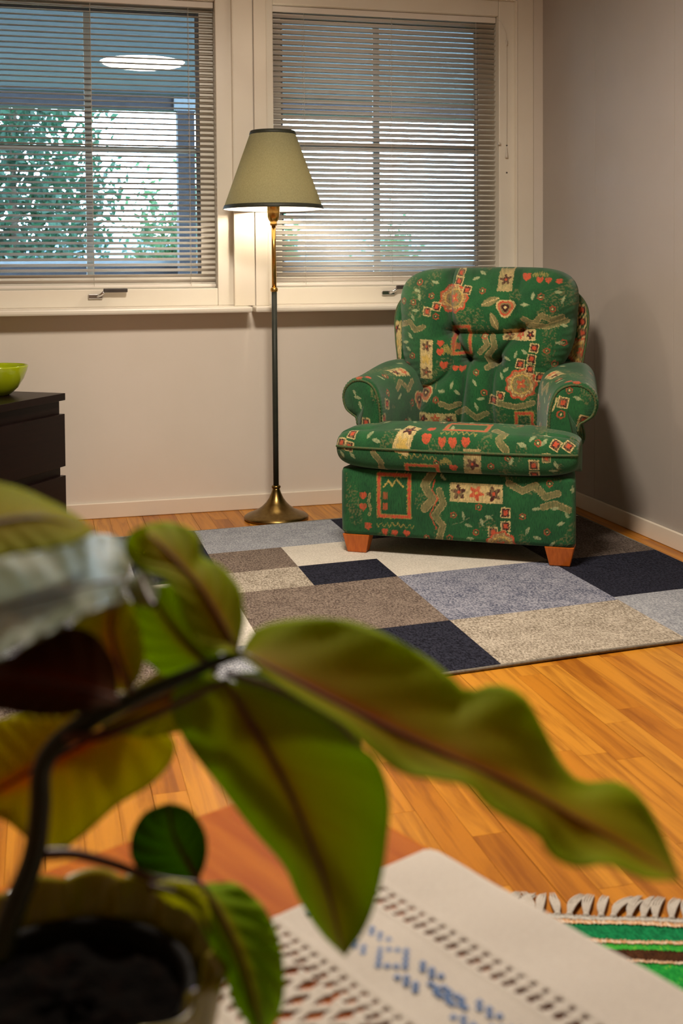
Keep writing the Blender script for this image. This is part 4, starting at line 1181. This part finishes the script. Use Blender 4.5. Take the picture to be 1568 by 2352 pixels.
Fc = gridfaces(len(zs_), nU, closed_u=True).tolist() + [list(range(nU))[::-1], [(len(zs_) - 1) * nU + k for k in range(nU)]]
obj('base', V.reshape(-1, 3), Fc, 'upholstery', ac, smooth=True, cols=wv.done())

# ---- legs
for u0 in (-0.342, 0.342):
    for b2 in (0.008, 0.60):
        u = u0 * (1 if b2 < .1 else .80)
        V, Fc = boxgeo(-.048, .048, -.034, .034, CZ0, 0.0745, bev=0.003)
        k = 0.68 + 0.32 * (V[:, 2:3] - CZ0) / .064
        V[:, :2] *= k
        obj('leg', ch_xf(V + np.array([u, b2, 0])), Fc, 'leg_wood', ac)

# ---- seat cushion (T shaped)
SHW = 0.405
us = np.concatenate([np.linspace(-1, -.965, 10)[:-1], dense(-.965, .965, .0068), np.linspace(.965, 1, 10)[1:]]) * SHW
seam_z = 0.376
def seat_profile():
    pr_ = []                                   # (kind, b offset from front, z, arc)
    for t in np.linspace(-1, 1, 84):           # nose: lower edge -> seam -> upper edge
        a = t * math.pi / 2
        rb = 0.052
        zl = seam_z + (0.074 if t < 0 else 0.062) * np.sign(math.sin(a)) * abs(math.sin(a)) ** .9
        pr_.append((0.052 - rb * math.cos(a) ** .75, zl))
    return np.array(pr_)
nose = seat_profile()
U_, rows, Pm, Qm = us, [], [], []
arcn = np.concatenate([[0], np.cumsum(np.linalg.norm(np.diff(nose, axis=0), axis=1))]); mid_i = 42
arcn = arcn - arcn[mid_i]
tb_ = np.concatenate([dense(0.004, 0.16, .004), dense(0.165, 1, .02)])
for u in us:
    e = max(0.0, 1 - (abs(u) / SHW) ** 7) ** (1 / 2.6)
    back = .47 + (.095 - .47) * float(smoothstep(.262, .292, abs(u)))
    front = -.082 + .02 * (abs(u) / SHW) ** 2
    zt = lambda b2: 0.438 + .010 * math.cos(u / SHW * 1.3) - .05 * float(smoothstep(.10, .47, b2))
    rowp, pq = [], []
    for k, (bo, z) in enumerate(nose):
        zz_ = seam_z + (z - seam_z) * (.35 + .65 * e) * (1.0 + (.06 * math.cos(u * 9) if k > mid_i else 0))
        rowp.append((u, front + bo * 1.0 + (1 - e) * .03, zz_)); pq.append((97 + (u + .393) / .786 * 1243, 1000 - arcn[k] / .00063 * (1 if k < mid_i else .72)))
    b_start = front + .052; z_start = rowp[-1][2]
    for t in tb_:
        b2 = b_start + (back - b_start) * t
        z = zt(b2); z = z_start + (z - z_start) * min(1, t * 6) ; z = seam_z + (z - seam_z) * (.35 + .65 * e)
        if t > .93: z -= (t - .93) / .07 * .03
        rowp.append((u, b2, z)); pq.append((pq[0][0], 1000 - (arcn[-1] * .72 + (b2 - b_start) * .42) / .00063))
    rowp.append((u, back, seam_z - .03)); pq.append((pq[0][0], 400))
    rowp.append((u, back - .02, .306)); pq.append((pq[0][0], 400))
    rows.append(rowp); Pm.append(pq)
A = np.array(rows); PQ = np.array(Pm)
wv = Weave(PQ[..., 0], PQ[..., 1])
TS = lambda p, q: q - (p - 700) * .058
def W(f, p, q, *a, **k): getattr(wv, f)(p, TS(p, q), *a, **k)
wv.band([(300, 1025), (340, 1075), (335, 1120), (360, 1150)], 34); W('scroll', 540, 1022, 200, 40); W('frame', 560, 1115, 182, 100, 15); W('heart', 728, 1092, 24); W('fbox', 828, 1068, 88, 150, 1, 0, True)
W('ring', 923, 1082); W('square', 1140, 1080, 52); W('square', 1140, 1142, 52); W('square', 1203, 1045, 44); W('leaf', 1028, 1055, 26, -1.2); W('leaf', 1250, 1085, 26, 1.2); W('leaf', 118, 1020, 24, 1.2); W('leaf', 180, 1018, 24, .9); W('leaf', 1235, 1120, 24, .1); W('scroll', 690, 1050, 60, 50)
for s_q in ((172, 905), (113, 945), (160, 968), (1248, 985), (1310, 990)): W('square', *s_q, 50, .2 if s_q[0] < 400 else .5)
for l_q in ((275, 915), (315, 945), (1130, 955), (1080, 985), (1200, 930), (420, 880), (700, 870), (1190, 975)): W('leaf', *l_q, 26, .2 + l_q[0] % 3)
W('fbox', 470, 930, 90, 160, 2, .35); W('heart', 595, 890, 24); W('heart', 585, 952, 27)
for h in ((670, 968), (725, 972), (793, 972)): W('heart', *h, 24)
W('scroll', 750, 925, 190, 36); W('frame', 775, 860, 230, 90, 15); wv.band([(930, 880), (990, 915), (960, 950), (1000, 985)], 36)
W('ring', 1160, 978); W('ring', 1010, 1040); W('ring', 640, 1060)
for k in range(16): wv.ring(120 + k * 83, 700 + (k * 97) % 120); wv.leaf(150 + k * 77, 690 + (k * 61) % 130, 24, k)
V = ch_xf(A); nu_, nv_ = A.shape[:2]
Fc = gridfaces(nu_, nv_, closed_u=True, flip=True).tolist() + [list(range(nv_)), [(nu_ - 1) * nv_ + k for k in range(nv_)][::-1]]
sc_o = obj('seat_cushion', V.reshape(-1, 3), Fc, 'upholstery', ac, smooth=True, cols=wv.done())
seam = A[:, mid_i, :].copy(); seam[:, 1] -= .0008
tube('piping', ch_xf(seam[2:-2]), 0.0042, 'piping_green', sc_o, 8)

# ---- back cushion
KB = 0.00069
def bz(q): return 0.974 - (q - 40) * KB
OUT = [(905, 36), (1100, 37), (1235, 46), (1325, 76), (1374, 130), (1388, 205), (1380, 300), (1374, 400), (1350, 485), (1310, 560), (1270, 640), (1250, 760), (1245, 905),
       (905, 925), (562, 905), (558, 760), (548, 680), (505, 600), (465, 530), (446, 440), (440, 330), (430, 240), (432, 165), (460, 105), (525, 62), (630, 42)]
OUT = [((p - 908) * 1.0 + 905, q) for p, q in OUT]
n_side = 230
outl = catmull(OUT, 4 * n_side, closed=True)                    # starts top centre, clockwise
outl = np.roll(outl, n_side // 2, 0)                            # start near the upper left
ctr = np.array([905, 480.])
g = np.linspace(-1, 1, n_side + 1)
GX, GY = np.meshgrid(g, g, indexing='ij')
m_ = np.maximum(np.abs(GX), np.abs(GY)); m_s = np.maximum(m_, 1e-6)
sx, sy_ = GX / m_s, GY / m_s
# position along the square border, clockwise from the upper left corner (top edge: sy=-1)
s_par = np.where(sy_ <= -1 + 1e-9, (sx + 1) / 2, np.where(sx >= 1 - 1e-9, 1 + (sy_ + 1) / 2, np.where(sy_ >= 1 - 1e-9, 2 + (1 - sx) / 2, 3 + (1 - sy_) / 2)))
idx = np.mod(np.round(s_par * n_side).astype(int), 4 * n_side)
B_ = outl[idx]
PP = ctr[0] + m_ * (B_[..., 0] - ctr[0]); QQ = ctr[1] + m_ * (B_[..., 1] - ctr[1])
def seg_d(P, Q, pts):
    dm = np.full(P.shape, 1e9)
    pts = catmull(pts, 40)
    for (x0, y0), (x1, y1) in zip(pts[:-1], pts[1:]):
        L2 = (x1 - x0) ** 2 + (y1 - y0) ** 2 + 1e-9; t = np.clip(((P - x0) * (x1 - x0) + (Q - y0) * (y1 - y0)) / L2, 0, 1)
        dm = np.minimum(dm, np.hypot(P - x0 - t * (x1 - x0), Q - y0 - t * (y1 - y0)))
    return dm
GROOVES = [([(716, 30), (720, 150), (733, 270), (748, 378)], 13, .026), ([(748, 378), (780, 440), (812, 490), (830, 524)], 15, .026), ([(748, 380), (900, 384), (1020, 381), (1112, 366)], 13, .017),
           ([(1095, 30), (1090, 200), (1100, 366)], 22, .012), ([(1112, 366), (1060, 420), (1015, 480), (992, 530)], 16, .020), ([(830, 524), (822, 650), (805, 780), (785, 900)], 16, .018),
           ([(992, 530), (972, 620), (966, 760), (975, 900)], 16, .018), ([(752, 385), (756, 480), (735, 580), (660, 650), (556, 690)], 12, .012), ([(830, 524), (910, 535), (992, 530)], 26, .012),
           ([(1112, 366), (1230, 350), (1375, 300)], 26, .010), ([(1340, 520), (1200, 560), (1080, 500)], 30, .004)]
hgt = 0.105 * (1 - m_ ** 3.2) ** .62
hgt = hgt + .018 * np.exp(-((QQ - 200) / 140) ** 2) * (1 - m_ ** 4)
for pts, w_, dp in GROOVES:
    d_ = seg_d(PP, QQ, pts)
    hgt = hgt - dp * 1.25 * np.exp(-(d_ / w_) ** 1.3) - dp * .7 * np.exp(-(d_ / (w_ * 3.2)) ** 2)
for bp, bq in ((830, 526), (992, 531), (748, 380), (1112, 366)):
    d_ = np.hypot(PP - bp, QQ - bq); th_ = np.arctan2(QQ - bq, PP - bp)
    hgt = hgt - (.022 if bq > 500 else .006) * np.exp(-(d_ / 24) ** 2) - .0022 * np.exp(-(d_ / 70) ** 2) * np.cos(9 * th_)
hgt = hgt + .0016 * np.sin(s_par * n_side * .55) * m_ ** 6        # puckers along the edge seam
ZZ = bz(QQ); UU = (PP - 905) * KB + .012
plane = .435 + (ZZ - .40) * .20
BB = plane - hgt
wv = Weave(PP, QQ)
w_ = wv
for a in (('fbox', 610, 522, 72, 208, 3), ('fbox', 668, 838, 215, 62, 3), ('fbox', 1105, 388, 168, 58, 3), ('fbox', 1020, 98, 76, 122, 1, 0.0, True), ('bloom', 752, 195, 78), ('bloom', 1122, 642, 78), ('pansy', 1032, 245, 50), ('pansy', 605, 702, 46),
          ('frame', 798, 418, 112, 155, 14, -.06), ('frame', 1140, 855, 96, 140, 14), ('rect', 772, 452, 28, 34, C_R, 0, .6), ('scroll', 720, 470, 60, 70), ('scroll', 1200, 70, 80, 36)): getattr(w_, a[0])(*a[1:])
for h in ((1128, 88, 26), (1200, 103, 20), (1245, 106, 18), (1300, 112, 18), (688, 440, 20), (688, 485, 22), (710, 555, 24), (770, 570, 18), (805, 572, 18)): w_.heart(*h)
for s_q in ((770, 58), (820, 152), (768, 103), (610, 267), (662, 240), (1185, 455), (1172, 512), (1115, 538), (1165, 566), (1215, 608), (1015, 705), (978, 728)): w_.square(*s_q, 46, .15)
for b_q in ([(450, 340), (505, 325), (540, 368), (590, 350)], [(1125, 305), (1180, 330), (1220, 285), (1270, 310), (1320, 295)], [(1150, 335), (1250, 345), (1340, 315)], [(925, 400), (940, 440), (905, 480)], [(965, 395), (980, 450), (940, 500), (965, 550)],
            [(940, 560), (985, 540)], [(700, 755), (745, 770), (790, 755)], [(790, 800), (830, 780), (890, 825), (940, 800)], [(1010, 745), (1100, 760), (1180, 740)]): w_.band(b_q, 30)
w_.leaf(950, 213, 52, -.45, .42, C_T * 1.15); w_.leaf(975, 318, 52, 1.2, .40, C_T * 1.15); w_.band([(905, 230), (995, 195)], 4, C_CR, .8, False); w_.band([(955, 275), (995, 360)], 4, C_CR, .8, False)
for r_q in ((460, 212), (525, 218), (630, 183), (660, 293), (548, 110), (905, 157), (1213, 188), (1275, 253), (1248, 470), (1285, 540), (885, 585), (525, 508), (490, 560), (925, 395), (672, 735), (930, 690), (1330, 430)): w_.ring(*r_q)
for l_q, a_ in (((540, 155), .3), ((560, 190), 1.3), ((525, 300), 1.1), ((540, 262), .0), ((480, 435), -.1), ((510, 400), .9), ((1130, 230), 0), ((1172, 185), -1.3), ((1300, 165), .1), ((1325, 205), -1.2), ((1090, 490), -1.2), ((1135, 475), .7), ((1310, 430), .1), ((705, 687), 0), ((757, 655), -1.3), ((915, 722), -.2), ((890, 765), 1.2),
                ((785, 692), .8), ((1042, 512), .4), ((1020, 602), 1.2), ((640, 110), .3), ((500, 470), .6), ((860, 90), -.4), ((890, 60), .5), ((1040, 570), -.6), ((880, 640), 1.0), ((720, 850), .3), ((1330, 340), .2)): w_.leaf(*l_q, 22, a_)
# side wall of the cushion
ring_i = outl
nr = 4 * n_side
V1 = np.stack([UU, BB, ZZ], -1).reshape(-1, 3)
# border vertices in clockwise order
bi = []
N1 = n_side + 1
bi += [k * N1 + 0 for k in range(n_side)]
bi += [n_side * N1 + k for k in range(n_side)]
bi += [k * N1 + n_side for k in range(n_side, 0, -1)]
bi += [0 * N1 + k for k in range(n_side, 0, -1)]
bi = np.array(bi)
side, cols_s = [], []
Cm = wv.done().reshape(-1, 3)
for dpt, sc_ in ((.02, 1.012), (.06, 1.012), (.085, .97)):
    S_ = V1[bi].copy(); S_[:, 1] += dpt
    S_[:, 0] = .012 + (S_[:, 0] - .012) * sc_; S_[:, 2] = .67 + (S_[:, 2] - .67) * sc_
    side.append(S_); cols_s.append(Cm[bi])
AllV = np.concatenate([V1] + side); AllC = np.concatenate([Cm] + cols_s)
Fc = gridfaces(N1, N1).tolist()
prev = bi
for k in range(3):
    cur = len(V1) + k * len(bi) + np.arange(len(bi))
    Fc += [[int(prev[a]), int(prev[(a + 1) % len(bi)]), int(cur[(a + 1) % len(bi)]), int(cur[a])] for a in range(len(bi))]
    prev = cur
Fc.append([int(a) for a in prev])
bc_o = obj('back_cushion', ch_xf(AllV), Fc, 'upholstery', ac, smooth=True, cols=AllC)
for bp, bq in ((830, 526), (992, 531)):
    k = np.argmin(np.hypot(PP - bp, QQ - bq).ravel()); c0 = ch_xf(V1[k] + np.array([0, -.004, 0]))
    V, Fb = lathegeo([(0.0001, .006), (.006, .0048), (.0105, .001), (.0105, -.003), (.0001, -.004)], (0, 0, 0), 16)
    Vb = c0 + V[:, :1] * CR + V[:, 2:3] * -CB + V[:, 1:2] * np.array([0, 0, 1.0])
    obj('button', Vb, Fb, 'piping_green', bc_o, smooth=True)

# ---- outer back
OB = [(0, .930), (.20, .926), (.30, .900), (.355, .85), (.372, .79), (.366, .70), (.352, .60), (.345, .45), (.34, .31), (0, .305)]
OB = OB + [(-a, b2) for a, b2 in OB[-2:0:-1]]
ol = catmull(OB, 360, closed=True)
cen = np.array([0, .62])
rows, ms = [], []
for mm, bo in ((.80, 0.0), (.90, -.006), (.955, -.008), (.985, .0), (1.0, .018), (1.0, .06), (.985, .085), (.93, .095), (.5, .10)):
    P2 = cen + (ol - cen) * mm
    rows.append(np.stack([P2[:, 0] + .006, .535 + (P2[:, 1] - .40) * .20 + bo, P2[:, 1]], -1)); ms.append(mm)
A = np.array(rows)
# refine radially for the weave
A = np.stack([np.stack([np.interp(np.linspace(0, 8, 70), np.arange(9), A[:, k, d]) for k in range(A.shape[1])], -1) for d in range(3)], -1)
wv = Weave(905 + A[..., 0] / .00073 + A[..., 1] * 300, 40 + (.974 - A[..., 2]) / .00072)
wv.fbox(905 - .350 / .00073 + 170, 440, 60, 240, 3); 
for k, q in enumerate((255, 315, 372)): wv.square(905 + .362 / .00073 + 175, q, 48)
wv.bloom(905 + .362 / .00073 + 165, 470, 70)
for k in range(8): wv.ring(560 + k * 120, 90 + (k * 83) % 500); wv.leaf(600 + k * 110, 120 + (k * 67) % 560, 22, k)
V = ch_xf(A); nr_, nc_ = A.shape[:2]
Fc = gridfaces(nr_, nc_, closed_u=True, flip=True).tolist() + [list(range(nc_)), [(nr_ - 1) * nc_ + k for k in range(nc_)][::-1]]
ob_o = obj('outer_back', V.reshape(-1, 3), Fc, 'upholstery', ac, smooth=True, cols=wv.done())
ei = int(70 * 3.6 / 8)
pe = A[ei][[k for k in range(360) if A[ei][k][2] > .34]]
k0 = int(np.argmax(np.linalg.norm(np.diff(np.concatenate([pe, pe[:1]]), axis=0), axis=1)))
pe = np.roll(pe, -(k0 + 1), 0)
tube('piping', ch_xf(cen[0] + pe * np.array([1.004, 1, 1.0])), 0.004, 'piping_green', ob_o, 6)

# ---- arms
SEC = [(.285, .300), (.284, .400), (.286, .470), (.296, .530), (.318, .572), (.358, .592), (.405, .588), (.440, .560), (.452, .520), (.440, .478), (.412, .456), (.392, .440), (.386, .380), (.385, .300)]
sec = catmull(SEC, 170)
sec = np.concatenate([sec, np.stack([np.linspace(.385, .285, 12)[1:-1], np.full(10, .300)], -1)])
nS = len(sec)
arc = np.concatenate([[0], np.cumsum(np.linalg.norm(np.diff(sec, axis=0), axis=1))])
for sgn in (-1, 1):
    ts = np.concatenate([[0, .006, .015], dense(.025, 1, .0075)])
    rows = []
    for t in ts:
        b2 = .118 + .50 * t
        inner = smoothstep(.40, .30, sec[:, 0])
        d_in = (.058 * float(smoothstep(0, .8, t))) * inner + .045 * t
        z_up = .034 * float(smoothstep(0, .8, t)) * smoothstep(.44, .58, sec[:, 1])
        rnd = float(np.clip(t / .03, 0, 1)); rnd = 1 - .10 * (1 - math.sqrt(max(0, 1 - (1 - rnd) ** 2)))
        cen_s = np.array([.355, .50])
        S2 = cen_s + (sec - cen_s) * np.array([rnd, rnd]) if rnd < 1 else sec
        u = S2[:, 0] - d_in; z = S2[:, 1] + z_up
        bb = b2 + (.055 * (S2[:, 0] - .285) / .165) * (1 - t) + .0 * u
        pk = .0012 * math.exp(-t / .05) * np.sin(arc * 520)
        rows.append(np.stack([sgn * (u + pk), bb, z + pk], -1))
    A = np.array(rows)
    # front cap, domed rings
    caps = []
    c0 = np.array([.352, .50])
    for k in np.linspace(0, .985, 34):
        P2 = c0 + (A[0][:, [0, 2]] * np.array([sgn, 1]) - c0) * k
        bb = .118 + .055 * (P2[:, 0] - .285) / .165 - .016 * (1 - k ** 4)
        caps.append(np.stack([sgn * P2[:, 0], bb, P2[:, 1]], -1))
    A = np.concatenate([np.array(caps), A])
    nk = len(caps)
    Pc = np.empty(A.shape[:2]); Qc = np.empty(A.shape[:2])
    Pc[:nk] = 905 + A[:nk, :, 0] / .00066; Qc[:nk] = 700 - (A[:nk, :, 2] - .5) / .00066
    Pc[nk:] = 3000 + ts[:, None] * .5 / .00066; Qc[nk:] = 1000 - arc[None, :] / .00066
    wv = Weave(Pc, Qc)
    px0 = 905 + sgn * .365 / .00066
    if sgn < 0:
        wv.leaf(px0 - 20, 665, 24, .2); wv.leaf(px0 - 5, 705, 24, 1.2); wv.square(px0 + 30, 800, 50); wv.leaf(px0 - 40, 640, 20, 1)
    else:
        wv.square(px0 - 40, 660, 54, .2); wv.ring(px0 - 50, 720, 22); wv.square(px0 + 60, 760, 60, .3); wv.band([(px0 - 90, 700), (px0 - 70, 640)], 10, C_CR, .8, False); wv.leaf(px0 + 30, 640, 24, .4); wv.ring(px0 - 10, 600, 16)
    for k in range(9):
        a0 = 3060 + (k * 83) % 640
        wv.leaf(a0, 420 + (k * 131) % 560, 24, k * 1.3); wv.ring(3030 + (k * 157) % 700, 380 + (k * 173) % 600)
    wv.fbox(3330, 560, 120, 60, 2, .2); wv.square(3080, 700, 50, .3); wv.square(3030, 770, 44); wv.band([(3220, 640), (3270, 610), (3320, 660), (3380, 630)], 28); wv.heart(3020, 480, 24); wv.heart(3050, 520, 24); wv.pansy(3420, 720, 46); wv.square(3060, 860, 46)
    V = ch_xf(A); nr_, nc_ = A.shape[:2]
    flip = sgn > 0
    Fc = gridfaces(nr_, nc_, closed_u=True, flip=flip).tolist()
    last = [(nr_ - 1) * nc_ + k for k in range(nc_)]
    Fc.append(last if not flip else last[::-1])
    a_o = obj('arm', V.reshape(-1, 3), Fc, 'upholstery', ac, smooth=True, cols=wv.done())
    pp_ = A[nk - 1][:178].copy(); pp_ = pp_[pp_[:, 2] > .425]
    pp_[:, 1] -= .002
    tube('piping', ch_xf(pp_), 0.0042, 'piping_green', a_o, 8)
